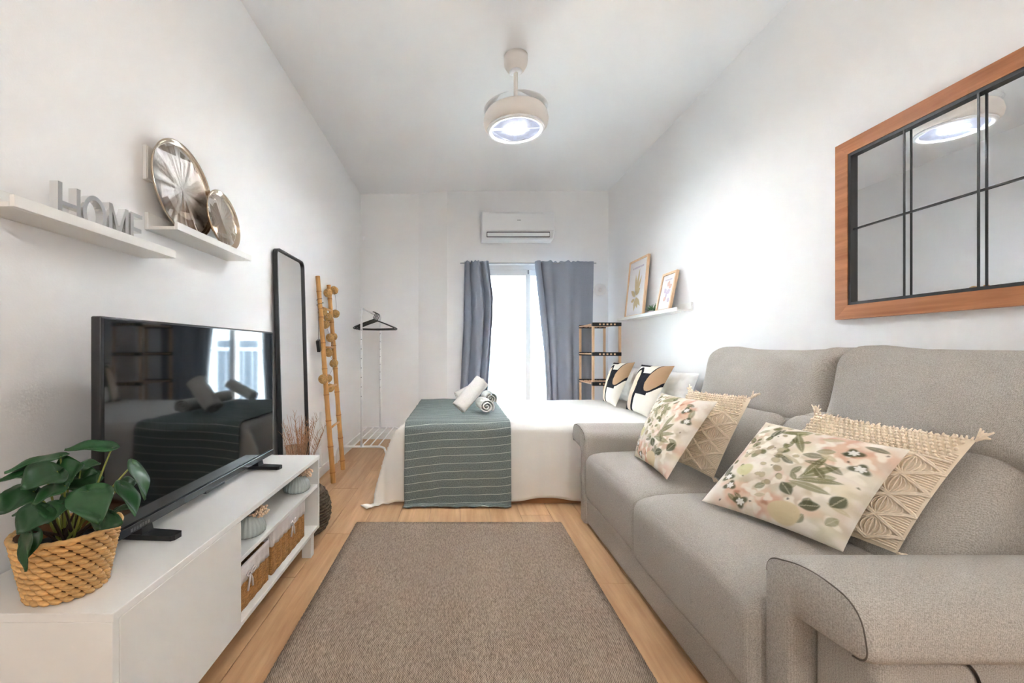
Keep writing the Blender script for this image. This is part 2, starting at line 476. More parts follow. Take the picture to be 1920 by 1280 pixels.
# balcony door
win = struct(thing('window_1', '', '', ((WX0 + WX1) / 2, 4.90, 0)))
del win['label'], win['category']
wy0, wy1 = 4.87, 4.93
mb = MB(); mb.rbox(WX0, WX0 + 0.05, wy0, wy1, 0, WZ1, 0.004); mb.rbox(WX1 - 0.05, WX1, wy0, wy1, 0, WZ1, 0.004)
mb.rbox(WX0 + 0.05, WX1 - 0.05, wy0, wy1, WZ1 - 0.05, WZ1, 0.004); mb.rbox(WX0 + 0.05, WX1 - 0.05, wy0, wy1, 0, 0.04, 0.004)
mb.build('window_frame', M_TRIM, win)
xm = 0.81
for k, (a, b, yy) in enumerate(((WX0 + 0.05, xm + 0.03, 4.875), (xm - 0.03, WX1 - 0.05, 4.902))):
    s = MB(); s.rbox(a, a + 0.055, yy, yy + 0.024, 0.04, WZ1 - 0.05, 0.003); s.rbox(b - 0.055, b, yy, yy + 0.024, 0.04, WZ1 - 0.05, 0.003)
    s.rbox(a + 0.055, b - 0.055, yy, yy + 0.024, WZ1 - 0.115, WZ1 - 0.05, 0.003); s.rbox(a + 0.055, b - 0.055, yy, yy + 0.024, 0.04, 0.12, 0.003)
    so = s.build('sash', M_TRIM, win)
    MB().box(a + 0.05, b - 0.05, yy + 0.010, yy + 0.014, 0.115, WZ1 - 0.11).build('pane', M_PANE, so)
    if k == 0: MB().rbox(b - 0.035, b - 0.02, yy - 0.02, yy, WZ1 - 0.10, WZ1 - 0.055, 0.003).build('latch', M_GREY, so)

# outside: balcony, railing, the house across the street
bal = MB().box(-0.6, 2.2, YA + 0.25, 6.1, -0.2, -0.02).build('balcony_floor', M_CONC); struct(bal)
rail = thing('balcony_railing', 'pale blue metal balcony railing outside the glass door', 'railing', (0.8, 6.02, -0.02))
MB().tube([(-0.55, 6.02, 1.02), (2.15, 6.02, 1.02)], 0.022).build('handrail', M_RAIL, rail, True)
MB().tube([(-0.55, 6.02, 0.08), (2.15, 6.02, 0.08)], 0.012).build('bottom_rail', M_RAIL, rail, True)
for k in range(22):
    x = -0.5 + k * 0.125
    MB().tube([(x, 6.02, -0.02), (x, 6.02, 1.01)], 0.007, 6).build('baluster', M_RAIL, rail, True)
fac = thing('facing_house', 'white facade of the house across the street beyond balcony door', 'building', (1.0, 10.0, -6))
fw = MB()
fw.box(-5, 8, 10.0, 10.4, -6, 7); fw.build('wall', M_FACADE, fac)
for wx in (-2.2, 0.3, 2.8, 5.3):
    for wz in (-0.2, 2.9):
        f = MB().box(wx, wx + 1.1, 9.95, 10.0, wz, wz + 1.5).build('window', M_TRIM, fac)
        MB().box(wx + 0.07, wx + 0.52, 9.94, 9.95, wz + 0.07, wz + 1.43).build('pane', M_DKGLASS, f)
        MB().box(wx + 0.58, wx + 1.03, 9.94, 9.95, wz + 0.07, wz + 1.43).build('pane', M_DKGLASS, f)
struct(MB().box(-5, 8, 6.1, 10, -6.2, -6).build('ground', M_CONC))

# ================================================================== LAMPS
FX, FY = 0.355, 2.58
fan = thing('ceiling_fan_lamp', 'white round ceiling fan lamp on a short rod, its light on', 'ceiling lamp', (FX, FY, ZC))
MB().lathe([(0.072, 0), (0.073, -0.03), (0.068, -0.055), (0.052, -0.082), (0.03, -0.09), (0.0, -0.09)], (FX, FY, ZC), 40).build('canopy', M_FAN, fan, True)
MB().lathe([(0.036, -0.088), (0.040, -0.095), (0.030, -0.10), (0.014, -0.10)], (FX, FY, ZC), 32).build('collar', M_PLASTIC, fan, True)
MB().tube([(FX, FY, ZC - 0.09), (FX, FY, ZC - 0.325)], 0.013, 16).build('rod', M_FAN, fan, True)
zb = 2.352
MB().lathe([(0.0, 0.115), (0.05, 0.115), (0.15, 0.105), (0.178, 0.097), (0.188, 0.08), (0.195, 0.045), (0.190, 0.02), (0.178, 0.004), (0.172, 0.0)],
           (FX, FY, zb), 64).build('housing', M_FAN, fan, True)
bl = MB()
for k in range(3):   # folded blades lying on top of the housing
    a0 = 2 * PI * k / 3 + 0.4
    def bladef(u, v, a0=a0):
        a = a0 + u * 1.85; r = 0.192 - v * (0.055 * math.sin(PI * min(1, u * 1.15)) + 0.006)
        return (FX + r * math.cos(a), FY + r * math.sin(a), zb + 0.116 + 0.004 * v + 0.004 * k)
    MB().grid(bladef, 24, 3).build('blade', M_PLASTIC, fan, True)
    bl = fan.children[-1] if fan.children else None
for c in [o for o in COL.objects if o.name.startswith('blade')]:
    md = c.modifiers.new('thick', 'SOLIDIFY'); md.thickness = 0.003
MB().lathe([(0.172, 0.0), (0.170, -0.010), (0.158, -0.014), (0.146, -0.010), (0.144, 0.002)], (FX, FY, zb), 64).build('ring', M_PLASTIC, fan, True)
M_DIFF = emis('lit_diffuser', (0.62, 0.72, 1.0), 0.16)
M_LED = emis('led_board', (0.93, 0.96, 1.0), CEIL_W / (PI * PI * 0.066 ** 2))    # the fan lamp's light
MB().lathe([(0.0, 0.004), (0.145, 0.004), (0.145, 0.0), (0.0, 0.0)], (FX, FY, zb), 64).build('diffuser', M_DIFF, fan)
MB().lathe([(0.0, -0.002), (0.066, -0.002)], (FX, FY, zb), 40).build('bulb_glow', M_LED, fan)


GX, GY, GZ = 0.75, -1.35, 2.08
hall = thing('globe_pendant_lamp', 'round opal glass pendant lamp in the part of the room behind the sofa', 'ceiling lamp', (GX, GY, ZC))
MB().lathe([(0.05, 0), (0.05, -0.02), (0.0, -0.024)], (GX, GY, ZC), 32).build('canopy', M_FAN, hall, True)
MB().tube([(GX, GY, ZC - 0.02), (GX, GY, GZ + 0.13)], 0.004, 8).build('cord', M_FAN, hall, True)
M_GLOBE = emis('opal_globe', (1.0, 0.955, 0.90), HALL_W / (PI * 4 * PI * 0.13 ** 2))    # the lamp's light comes from the globe itself
MB().lathe([(0.13 * math.sin(t), 0.13 * math.cos(t)) for t in [PI * k / 24 for k in range(1, 25)]], (GX, GY, GZ), 40).build('globe', M_GLOBE, hall, True)

# ================================================================== RUG
rug = thing('rug', 'flat woven taupe rug on the wooden floor between sofa and media unit', 'rug', (0.01, 1.5, 0))
RX0, RX1, RY0, RY1 = -0.585, 0.607, 0.45, 2.49
MB().grid(lambda u, v: (RX0 + (RX1 - RX0) * u, RY0 + (RY1 - RY0) * v, 0.0075 + 0.0008 * nz(u * 9, v * 14, 0)), 30, 50).build('pile', M_RUG, rug, True)
ro = [o for o in COL.objects if o.name == 'pile'][0]; md = ro.modifiers.new('t', 'SOLIDIFY'); md.thickness = 0.006; md.offset = -1
for x in (RX0, RX1):
    MB().tube([(x + 0.0015 * math.sin(k * 1.9), RY0 + (RY1 - RY0) * k / 260, 0.0055 + 0.001 * math.sin(k * 2.3)) for k in range(261)], 0.0045, 5).build('side_binding', M_RUGE, rug, True)
for y in (RY0, RY1):
    MB().tube([(RX0 + (RX1 - RX0) * k / 160, y + 0.001 * math.sin(k * 1.7), 0.0055) for k in range(161)], 0.0042, 5).build('end_binding', M_RUGE, rug, True)

# ================================================================== SOFA
SX0 = 0.755
sofa = thing('sofa', 'grey beige fabric two-seat sofa with padded arms along the right wall', 'sofa', (1.2, 1.76, 0))
SY0, SY1 = 0.762, 2.735
def wr(q, s=7.0, a=0.004):
    return a * (nz(q.x * s, q.y * s, q.z * s) + 0.5 * nz(q.x * s * 2.3 + 5, q.y * s * 2.3, q.z * s * 2.3))
moved(soft_box(0.43, 0.73, 0.075, 0.02, 8, 3), Matrix.Translation((SX0 + 0.425, 1.75, 0.088))).build('base', M_SOFA, sofa, True)
for k, (ya, yb, xf) in enumerate(((1.032, 1.758, 0.715), (1.764, 2.468, 0.735))):
    def sm(z): t = max(0.0, min(1.0, (z + 0.10) / 0.24)); return t * t * (3 - 2 * t)
    def sf(q):
        return (q.x, q.y, q.z + 0.016 * (1 - (q.y / 0.37) ** 2) * sm(q.z) + wr(q) - 0.03 * max(0, -q.x / 0.29) ** 3 * sm(q.z))
    moved(soft_box((1.30 - xf) / 2, (yb - ya) / 2, 0.14, 0.042, 10, 4, (0.012, 0.004, 0.008), sf),
          Matrix.Translation(((1.30 + xf) / 2, (ya + yb) / 2, 0.295))).build('seat_cushion', M_SOFA, sofa, True)
moved(soft_box(0.16, 0.72, 0.36, 0.05, 8, 4), Matrix.Translation((1.52, 1.75, 0.42))).build('back_frame', M_SOFA, sofa, True)
for k, (ya, yb) in enumerate(((1.03, 1.752), (1.762, 2.47))):
    def lf(q): return (q.x + wr(q, 6, 0.006) + 0.10 * (q.z / 0.18), q.y, q.z + wr(q, 5, 0.004))
    moved(soft_box(0.12, (yb - ya) / 2, 0.18, 0.06, 8, 4, (0.03, 0.004, 0.01), lf), Matrix.Translation((1.36, (ya + yb) / 2, 0.585))).build('lumbar_cushion', M_SOFA, sofa, True)
for k, (ya, yb) in enumerate(((0.845, 1.632), (1.640, 2.455))):
    hy = (yb - ya) / 2
    def hf(q, hy=hy):
        e = abs(q.y / hy)
        fold = 0.017 * math.sin(q.y * 36 + q.z * 16 + 3 * nz(q.y * 3, 0, 1)) * max(0, q.z / 0.165) * (0.3 + e)
        return (q.x + 0.055 * (q.z / 0.165) + wr(q, 6, 0.007) - fold, q.y, q.z * (0.93 + 0.10 * e ** 3) + wr(q, 4, 0.006) + 0.012 * e ** 4 * max(0, q.z / .165))
    moved(soft_box(0.105, hy, 0.165, 0.07, 12, 5, (0.03, 0.008, 0.0), hf), Matrix.Translation((1.505, (ya + yb) / 2, 0.865))).build('headrest_cushion', M_SOFA, sofa, True)


def round_poly(pts, seg=6):
    """pts: (y, z, radius) -> polygon with rounded corners."""
    out = []; n = len(pts)
    for i in range(n):
        p = Vector(pts[i][:2]); a = Vector(pts[i - 1][:2]); b = Vector(pts[(i + 1) % n][:2]); r = pts[i][2]
        if r <= 0: out.append(p); continue
        da = (a - p).normalized(); db = (b - p).normalized()
        r = min(r, (a - p).length * 0.48, (b - p).length * 0.48)
        q0 = p + da * r; q1 = p + db * r
        for k in range(seg + 1):
            t = k / seg; out.append(q0 * (1 - t) ** 2 + p * 2 * t * (1 - t) + q1 * t * t)
    return out


def loft(poly, xs, insets):
    n = len(poly); area = sum(poly[i - 1].x * poly[i].y - poly[i].x * poly[i - 1].y for i in range(n)); sg = 1 if area > 0 else -1
    nor = []
    for i in range(n):
        t = (poly[(i + 1) % n] - poly[i - 1]); nor.append(Vector((t.y, -t.x)).normalized() * sg)
    mb = MB()
    for x, d in zip(xs, insets):
        for i in range(n):
            q = poly[i] - nor[i] * d; mb.v.append((x, q.x, q.y))
    for j in range(len(xs) - 1):
        for i in range(n):
            i2 = (i + 1) % n; mb.f.append((j * n + i, j * n + i2, (j + 1) * n + i2, (j + 1) * n + i))
    mb.f.append(tuple(range(n - 1, -1, -1))); mb.f.append(tuple((len(xs) - 1) * n + i for i in range(n)))
    return mb


XS = [SX0 - 0.018, SX0 - 0.014, SX0 - 0.002, SX0 + 0.02, 1.0, 1.3, 1.60, 1.635, 1.645]
INS = [0.012, 0.006, 0.001, 0, 0, 0, 0, 0.004, 0.012]
near_prof = [(1.028, 0.012, 0.0), (1.028, 0.530, 0.035), (0.90, 0.572, 0.08), (0.775, 0.552, 0.055), (0.757, 0.447, 0.034), (0.945, 0.430, 0.03), (0.945, 0.012, 0.0)]
far_prof = [(3.497 - y, z, r) for y, z, r in near_prof]
for prof, yb0, yb1 in ((near_prof, 0.80, 0.943), (far_prof, 2.554, 2.697)):
    pl_ = round_poly(prof, 7)
    arm = loft(pl_, XS, INS).build('arm', M_SOFA, sofa, True, angle=0.9)
    mb = MB(); mb.rbox(SX0 + 0.03, 1.63, yb0, yb1, 0.012, 0.44, 0.02, 3); mb.build('side_panel', M_SOFA, arm, True)
    MB().tube([(SX0 - 0.0145, p.x, p.y) for p in [pl_[i] - (pl_[i] - Vector((sum(q.x for q in pl_) / len(pl_), sum(q.y for q in pl_) / len(pl_)))).normalized() * 0.0085 for i in range(len(pl_))] if p.y > 0.44],
              0.0018, 5).build('seam', M_SEAM, arm, True)
mb = MB()
mb.tube([(0.93 + 0.05 * math.cos(a), 0.797, 0.37 + 0.07 * math.sin(a)) for a in [PI / 2 - k * PI / 2 / 8 for k in range(9)]], 0.003, 5)
mb.build('zip', M_BLACKP, sofa, True)
for (x, y) in ((0.80, 0.83), (1.58, 0.83), (0.80, 2.66), (1.58, 2.66)):
    MB().lathe([(0.02, 0.0), (0.022, 0.014), (0.022, 0.02)], (x, y, 0.0), 12).build('foot', M_BLACKP, sofa)

# ================================================================== CUSHIONS
def cushion(name, c00, c10, c01, c11, thick, n, tint=None, m=None, pinch=0.05, wrk=0.004, seed=0, label='', cat='cushion', group=None, back_k=1.0, back_m=None):
    """Four corner points (bottom-a, bottom-b, top-a, top-b) seen from its front; two bulged faces welded at the border."""
    c00, c10, c01, c11 = map(Vector, (c00, c10, c01, c11))
    cen = (c00 + c10 + c01 + c11) / 4
    nrm = (c10 - c00).cross(c01 - c00).normalized()

    def S(u, v, side):
        a = 2 * u - 1; b = 2 * v - 1
        p = c00 * (1 - u) * (1 - v) + c10 * u * (1 - v) + c01 * (1 - u) * v + c11 * u * v
        du = (1 - a * a); dv = (1 - b * b)
        p = p - (c10 - c00) * (a * pinch * dv) * 0.5 - (c01 - c00) * (b * pinch * du) * 0.5
        t = (max(0, 1 - abs(a) ** 2.4) * max(0, 1 - abs(b) ** 2.4)) ** 0.55
        wv = wrk * (nz(a * 2.6 + seed, b * 2.6, side) + 0.6 * nz(a * 6 + seed, b * 6, side)) * t
        return p + nrm * side * (thick / 2 * t + wv) * (1.0 if side > 0 else back_k)
    root = thing(name, label, cat, tuple(cen - Vector((0, 0, (c01 - c00).length / 2 * 0.8))), group)
    fr = MB().grid(lambda u, v: S(u, v, 1), n, n).build('front_cover', m, root, True)
    if tint is not None:
        me = fr.data; at = me.color_attributes.new('tint', 'FLOAT_COLOR', 'POINT')
        nv = n + 1; g = np.linspace(-1, 1, nv); A, B = np.meshgrid(g, g)
        colr = tint(A.ravel(), B.ravel()); rgba = np.ones((nv * nv, 4), dtype=np.float32); rgba[:, :3] = colr
        at.data.foreach_set('color', rgba.ravel())
    MB().grid(lambda u, v: S(u, v, -1), 24, 24).build('back_cover', back_m or m if tint is None else (back_m or M_CREAM), root, True)
    return root, S, nrm


def floral(seed):
    rs = np.random.RandomState(seed)
    pal = [srgb(*c) for c in ((150, 146, 112), (122, 122, 84), (196, 184, 152), (226, 196, 172), (216, 170, 146), (204, 200, 176), (176, 160, 130), (228, 220, 190), (206, 186, 168))]
    dark = [srgb(*c) for c in ((84, 88, 64), (66, 60, 48), (108, 106, 74), (118, 98, 80))]

    def fn(a, b):
        out = np.tile(np.array(srgb(236, 228, 217)), (a.size, 1))

        def blob(cx, cy, rx, ry, th, col, al, soft=0.25, wob=0.12):
            x = (a - cx) * math.cos(th) + (b - cy) * math.sin(th); y = -(a - cx) * math.sin(th) + (b - cy) * math.cos(th)
            r = np.sqrt((x / rx) ** 2 + (y / ry) ** 2) + wob * np.sin(np.arctan2(y, x) * 3 + cx * 9)
            k = np.clip((1 - r) / soft, 0, 1) * al
            out[:] = out * (1 - k[:, None]) + np.array(col) * k[:, None]

        def leaf(cx, cy, ln, wd, th, col, al=0.85):
            x = (a - cx) * math.cos(th) + (b - cy) * math.sin(th); y = -(a - cx) * math.sin(th) + (b - cy) * math.cos(th)
            t = np.clip(x / ln, 0, 1); wdt = wd * np.sin(PI * t) ** 0.8
            k = np.clip((wdt - np.abs(y)) / (wd * 0.25) , 0, 1) * al * ((x > 0) & (x < ln))
            out[:] = out * (1 - k[:, None]) + np.array(col) * k[:, None]
            k2 = (np.abs(y) < wd * 0.08) * (x > 0) * (x < ln) * 0.35
            out[:] = out * (1 - k2[:, None]) + np.array(srgb(222, 216, 190)) * k2[:, None]
        # broad washes of blush, cream and sage
        for _ in range(95):
            blob(rs.uniform(-1, 1), rs.uniform(-1, 1), rs.uniform(.10, .28), rs.uniform(.10, .26), rs.uniform(0, 3), pal[rs.randint(2, 9)], rs.uniform(.25, .6), .6, .2)
        # blush roses in two corners
        for cx, cy in ((0.62, 0.55), (-0.45, -0.72), (0.0, -0.75), (0.35, 0.75)):
            for k in range(7):
                an = k * 0.9; blob(cx + .13 * math.cos(an), cy + .12 * math.sin(an), .16, .11, an, pal[3 + k % 2], .75, .5, .18)
            blob(cx, cy, .07, .06, 0, srgb(176, 118, 92), .7, .6)
        # pale petals
        for _ in range(60):
            blob(rs.uniform(-.9, .9), rs.uniform(-.9, .9), rs.uniform(.06, .15), rs.uniform(.05, .10), rs.uniform(0, 3), srgb(244, 238, 226), rs.uniform(.5, .9), .35, .2)
        # eucalyptus discs along the left
        for _ in range(44):
            cx, cy = rs.uniform(-.97, .1), rs.uniform(-.4, .95); r = rs.uniform(.045, .085)
            c = np.array(pal[[0, 6, 1, 2][rs.randint(4)]]); blob(cx, cy, r, r * .72, rs.uniform(0, 3), c * .8, .8, .12, .03); blob(cx, cy, r * .82, r * .55, rs.uniform(0, 3), c, .75, .3, .03)
        # long olive leaves
        for cx, cy, th in ((.2, -.2, .35), (.25, -.15, .85), (.3, -.1, 1.35), (.15, -.25, 0.0), (-.5, .75, .2), (-.45, .7, .6), (.1, .35, 2.2)):
            leaf(cx, cy, rs.uniform(.45, .62), rs.uniform(.055, .085), th, pal[rs.randint(0, 2)])
        for _ in range(34):
            leaf(rs.uniform(-.9, .9), rs.uniform(-.95, .95), rs.uniform(.16, .32), rs.uniform(.04, .075), rs.uniform(0, 6.3), (pal + dark)[[0, 1, 2, 9, 11][rs.randint(5)]], .75)
        for _ in range(22):
            blob(rs.uniform(-.95, .95), rs.uniform(-.95, .95), .025, .018, rs.uniform(0, 3), dark[rs.randint(4)], .8, .4)
        # dark green leaves, lower right
        for cx, cy, th in ((.42, -.62, .5), (.75, -.45, 1.2), (.3, -.5, 2.4)):
            leaf(cx, cy, .28, .10, th, dark[0], .9)
        blob(.28, -.80, .23, .19, .2, srgb(220, 204, 168), .95, .12, .04)
        blob(-.55, -.25, .15, .15, 0, srgb(212, 208, 160), .9, .2, .05)
        # dark-eyed white blossoms
        for cx, cy in ((.62, .62), (.80, .36), (-.62, -.62), (-.35, -.86), (-.75, -.45)):
            blob(cx, cy, .12, .095, .3, dark[0], .9, .3, .25)
            for k in range(6):
                an = k * PI / 3; blob(cx + .035 * math.cos(an), cy + .032 * math.sin(an), .036, .022, an, (0.85, 0.84, 0.80), .95, .3, 0)
        return out
    return fn


def geometric(a, b):
    cream = np.array(srgb(232, 226, 214)); blk = np.array(srgb(30, 30, 36)); bei = np.array(srgb(226, 202, 178)); tan = np.array(srgb(178, 146, 114))
    out = np.tile(cream, (a.size, 1))
    ell = lambda cx, cy, rx, ry: ((a - cx) / rx) ** 2 + ((b - cy) / ry) ** 2
    out[(a > -.25) & (a < .62) & (b > -.30) & (b < .60)] = blk
    out[(ell(-.54, -.22, .46, 1.08) < 1)] = blk
    out[(ell(-.54, -.18, .29, .90) < 1)] = bei
    out[(a < -.86)] = blk
    x = (a - .68) * math.cos(-.35) + (b - .50) * math.sin(-.35); y = -(a - .68) * math.sin(-.35) + (b - .50) * math.cos(-.35)
    out[((x / .43) ** 2 + (y / .74) ** 2 < 1)] = blk
    out[((x / .36) ** 2 + (y / .66) ** 2 < 1)] = tan
    out[(b > .90) & (a < -.15)] = blk
    return out


SEAT = 0.45
cushion('floral_cushion', (0.915, 2.20, .472), (0.90, 1.83, .462), (1.06, 2.215, .795), (1.10, 1.80, .80), 0.13, 150, floral(3), M_PRINTED, seed=1,
        label='floral print cushion in blush and olive, standing upright beside the far sofa arm', cat='cushion', group='floral cushions', back_k=0.15)
cushion('floral_cushion', (0.885, 1.545, .472), (1.04, 1.15, .474), (1.14, 1.575, .752), (1.222, 1.15, .75), 0.13, 170, floral(11), M_PRINTED, seed=4,
        label='floral print cushion with pale blossoms reclining next to the near sofa arm', cat='cushion', group='floral cushions', back_k=0.15)


def macrame(c00, c10, c01, c11, label, seed):
    root, S, nrm = cushion('macrame_cushion', c00, c10, c01, c11, 0.075, 30, None, M_CREAM, 0.04, 0.003, seed, label, 'cushion', 'macrame cushions', 0.25)
    rs = random.Random(seed)
    q = lambda a, b, off=0.003: S((a + 1) / 2, (b + 1) / 2, 1) + nrm * off
    mb = MB()
    # lattice of thick twisted cords forming diamonds
    cells_u, cells_v = 3, 4
    wu, wv = 2 / cells_u, 1.5 / cells_v
    v0 = -0.95
    for i in range(cells_u):
        for j in range(cells_v):
            cu, cv = -1 + wu * (i + .5), v0 + wv * (j + .5)
            T, B, Lf, R = (cu, cv + wv / 2), (cu, cv - wv / 2), (cu - wu / 2, cv), (cu + wu / 2, cv)
            for A, Z in ((T, Lf), (T, R), (B, Lf), (B, R)):
                for d in (-0.012, 0.012):
                    mb.tube([q(A[0] + (Z[0] - A[0]) * t / 6 + 0.01 * math.sin(t * 2.6 + d * 99), A[1] + (Z[1] - A[1]) * t / 6 + d, 0.006) for t in range(7)], 0.0034, 5, False)
            for k in range(-5, 6):      # fan of fine cords inside the diamond
                ww = 0.40 * wu * k / 5
                mb.tube([q(cu + ww * math.sin(PI * t / 6) ** 0.8, cv + (wv * .44) * (1 - 2 * t / 6), 0.003) for t in range(7)], 0.0024, 4, False)
    for i in range(cells_u + 1):        # half fans between the diamonds
        for j in range(cells_v + 1):
            cu, cv = -1 + wu * i, v0 + wv * j
            for k in range(-4, 5):
                b0 = cv + wv * .40 * k / 4 * 1.0
                a0, a1 = max(-.98, cu - wu * .42), min(.98, cu + wu * .42)
                if abs(b0) < .97 and a1 - a0 > 0.1:
                    f = 1 - abs(k) / 5.0
                    a0, a1 = max(-.98, cu - wu * .42 * f), min(.98, cu + wu * .42 * f)
                    mb.tube([q(a0 + (a1 - a0) * t / 4, b0, 0.002) for t in range(5)], 0.0023, 4, False)
    for r in range(7):                  # knotted band along the top
        b0 = v0 + 1.5 + 0.05 + r * 0.062
        for k in range(26):
            a0 = -0.96 + 1.92 * (k + 0.5 * (r % 2)) / 26
            if b0 < 0.99 and a0 < .98: mb.ball(q(a0, b0, 0.003), 0.0058, 1, (1, 1, 1))
    mb.tube([q(-.98 + 1.96 * t / 30, v0 + 1.5, 0.005) for t in range(31)], 0.004, 5)
    mb.build('knotted_cords', M_ROPE, root, True)['kind'] = 'stuff'
    fr = MB()
    up = (Vector(c01) - Vector(c00)).normalized(); rt = (Vector(c10) - Vector(c00)).normalized()
    for k in range(46):                 # short fringe on the top edge
        a0 = -1 + 2 * k / 45; p = S((a0 + 1) / 2, 1, 1)
        d = up * rs.uniform(.004, .011) + rt * rs.uniform(-.006, .006) + nrm * rs.uniform(-.004, .008)
        fr.tube([p - up * .004, p + d * .6, p + d], [0.0034, 0.003, 0.0016], 4)
    for (u, v, dr) in ((0, 1, up - rt * .5), (1, 1, up + rt * .5), (0, 0, -rt - up * .2), (1, 0, rt * .6 - up * .2)):
        p = S(u, v, 1)
        for k in range(11):
            d = (dr.normalized() + Vector((rs.uniform(-.5, .5), rs.uniform(-.5, .5), rs.uniform(-.5, .5)))) * rs.uniform(.018, .030)
            if v == 0: d.z = max(d.z, -0.004)
            fr.tube([p, p + d * .5 + up * .004, p + d], [0.0036, 0.0034, 0.002], 4)
    fr.build('fringe', M_ROPE, root, True)['kind'] = 'stuff'
    return root


macrame((1.045, 2.17, .478), (1.075, 1.79, .478), (1.18, 2.17, .81), (1.215, 1.76, .82), 'cream macrame cushion standing behind the upright floral cushion by far arm', 21)
macrame((1.02, 1.50, .482), (1.16, 1.125, .482), (1.26, 1.50, .795), (1.322, 1.085, .79), 'cream macrame cushion tucked behind the reclining floral cushion by near arm', 22)

# ================================================================== BED
BX0, BX1, BY0, BY1, BZ = -0.36, 1.66, 2.83, 4.12, 0.53
bed = thing('bed', 'double bed with wooden base and white mattress, head against right wall', 'bed', (0.65, 3.5, 0))
M_BASEW = wood('bed_base_wood', srgb(150, 104, 66), srgb(186, 136, 92), 1.0, 0, 0.5, 0.03)
MB().rbox(BX0 + 0.02, BX1, BY0, BY1, 0.05, 0.26, 0.004).build('bed_base', M_BASEW, bed)
MB().rbox(BX0 + 0.10, BX1 - .05, BY0 + 0.004, BY1 - 0.05, 0.0, 0.05, 0.002).build('plinth', M_BASEW, bed)
moved(soft_box((BX1 - BX0) / 2 - 0.005, (BY1 - BY0) / 2 - 0.005, 0.125, 0.045, 6, 4), Matrix.Translation(((BX0 + BX1) / 2, (BY0 + BY1) / 2, 0.387))).build('mattress', M_PILLOW, bed, True)


def drape(x0, x1, v_back, v_front, s_over, t_over, z_top, lift, nu, nv, wav, flare, hem, seed, floor_z=0.008, right_hem=None):
    """Cloth lying on the bed: over the foot (s) and over the front side (t)."""
    r = 0.05

    def over(d):    # distance past the edge -> (outward, drop) with a rounded shoulder
        if d <= 0: return 0.0, 0.0
        q = r * PI / 2
        if d < q: return r * math.sin(d / r), r * (1 - math.cos(d / r))
        return r, r + d - q
    U0 = x0 - s_over; V1 = v_front - t_over

    def fn(u, v):
        X = U0 + (x1 - U0) * u; Y = v_back + (V1 - v_back) * v
        s = max(0.0, (x0 + r) - X) if s_over > 0 else 0.0; t = max(0.0, (v_front + r) - Y)
        so, sd = over(s); to, td = over(t)
        px = (x0 + r - so) if s > 0 else X; py = (v_front + r - to) if t > 0 else Y
        c = min(sd, td); dz = max(sd, td) + 0.25 * c
        px -= flare * (c / .45) ** .7 * (1 + .12 * math.sin(Y * 9 + seed)) if c > 0 else 0; py -= flare * c * 0.5
        if td > 0.02:
            k = min(1, td / 0.35); py -= k * (0.014 + wav * math.sin(X * 17 + seed) + wav * .6 * math.sin(X * 41 + seed * 2))
        if sd > 0.02:
            k = min(1, sd / 0.35); px -= k * (0.012 + wav * math.sin(Y * 15 + seed) + 0.02)
        z = z_top + lift - dz
        if dz < 0.02: z += 0.006 * nz(X * 4, Y * 9, seed) + 0.003 * nz(X * 12, Y * 22, seed) - 0.002
        if td > 0: z += hem * math.sin(X * 11 + seed) * min(1, td / .4)
        if z < floor_z:
            e = floor_z - z; z = floor_z + 0.006 * abs(math.sin(X * 30 + Y * 20)); py -= e * (0.55 if td >= sd else 0); px -= e * (0.6 if sd > td else 0.05)
        return (px, py, z)
    mb = MB().grid(fn, nu, nv)
    uv = [(U0 + (x1 - U0) * (i / nu), v_back + (V1 - v_back) * (j / nv)) for j in range(nv + 1) for i in range(nu + 1)]
    return mb, uv


def add_uv(o, uv):
    me = o.data; l = me.uv_layers.new(name='UVMap')
    for p in me.polygons:
        for li in p.loop_indices: a_ = uv[me.loops[li].vertex_index]; l.data[li].uv = (a_[0], a_[1] - .075 * a_[0] + .006 * math.sin(a_[0] * 9))


mb, uv = drape(BX0 - 0.012, BX1, BY1 + 0.0, BY0 - 0.012, 0.47, 0.475, BZ, 0.0, 110, 90, 0.006, 0.17, 0.012, 1.3)
sheet = mb.build('bedspread', M_SHEET, None, True)
tag(sheet, 'plain white cotton bedspread hanging over the bed sides to the floor', 'bedspread')
md = sheet.modifiers.new('t', 'SOLIDIFY'); md.thickness = 0.004; md.offset = 1
mb, uv = drape(BX0 + 0.018, 0.352, BY1 - 0.01, BY0 - 0.036, 0.0, 0.60, BZ, 0.012, 80, 110, 0.006, 0.0, 0.006, 1.3)
throw = mb.build('throw_blanket', M_THROW, None, True); add_uv(throw, uv)
tag(throw, 'grey green throw blanket with thin pale stripes across the foot of the bed', 'blanket')
md = throw.modifiers.new('t', 'SOLIDIFY'); md.thickness = 0.005; md.offset = 1

# towels
def towel(center, ang, tilt, length, rad, label, seed):
    rs = random.Random(seed)
    M = Matrix.Translation(center) @ Matrix.Rotation(ang, 4, 'Z') @ Matrix.Rotation(tilt, 4, 'Y')
    root = thing('rolled_towel', label, 'towel', (center[0], center[1], center[2] - rad), 'rolled towels on the throw')
    mb = MB(); turns = 2.6; n = 90; pts = []
    for k in range(n + 1):
        th = k / n * turns * 2 * PI; r = 0.008 + (rad - 0.008) * k / n
        pts.append((r * math.cos(th), r * 0.93 * math.sin(th)))
    ns = 14
    def fn(u, v):
        i = min(n, int(round(u * n))); y, z = pts[i]; x = (v - .5) * length * (1 + 0.012 * math.sin(i * .35))
        k = 1 + 0.03 * nz(x * 20, i * .08, seed)
        return M @ Vector((x, y * k, z * k))
    mb.grid(fn, n, ns); o = mb.build('terry_cloth', M_TOWEL, root, True)
    md = o.modifiers.new('t', 'SOLIDIFY'); md.thickness = 0.0085; md.offset = -1
    return root


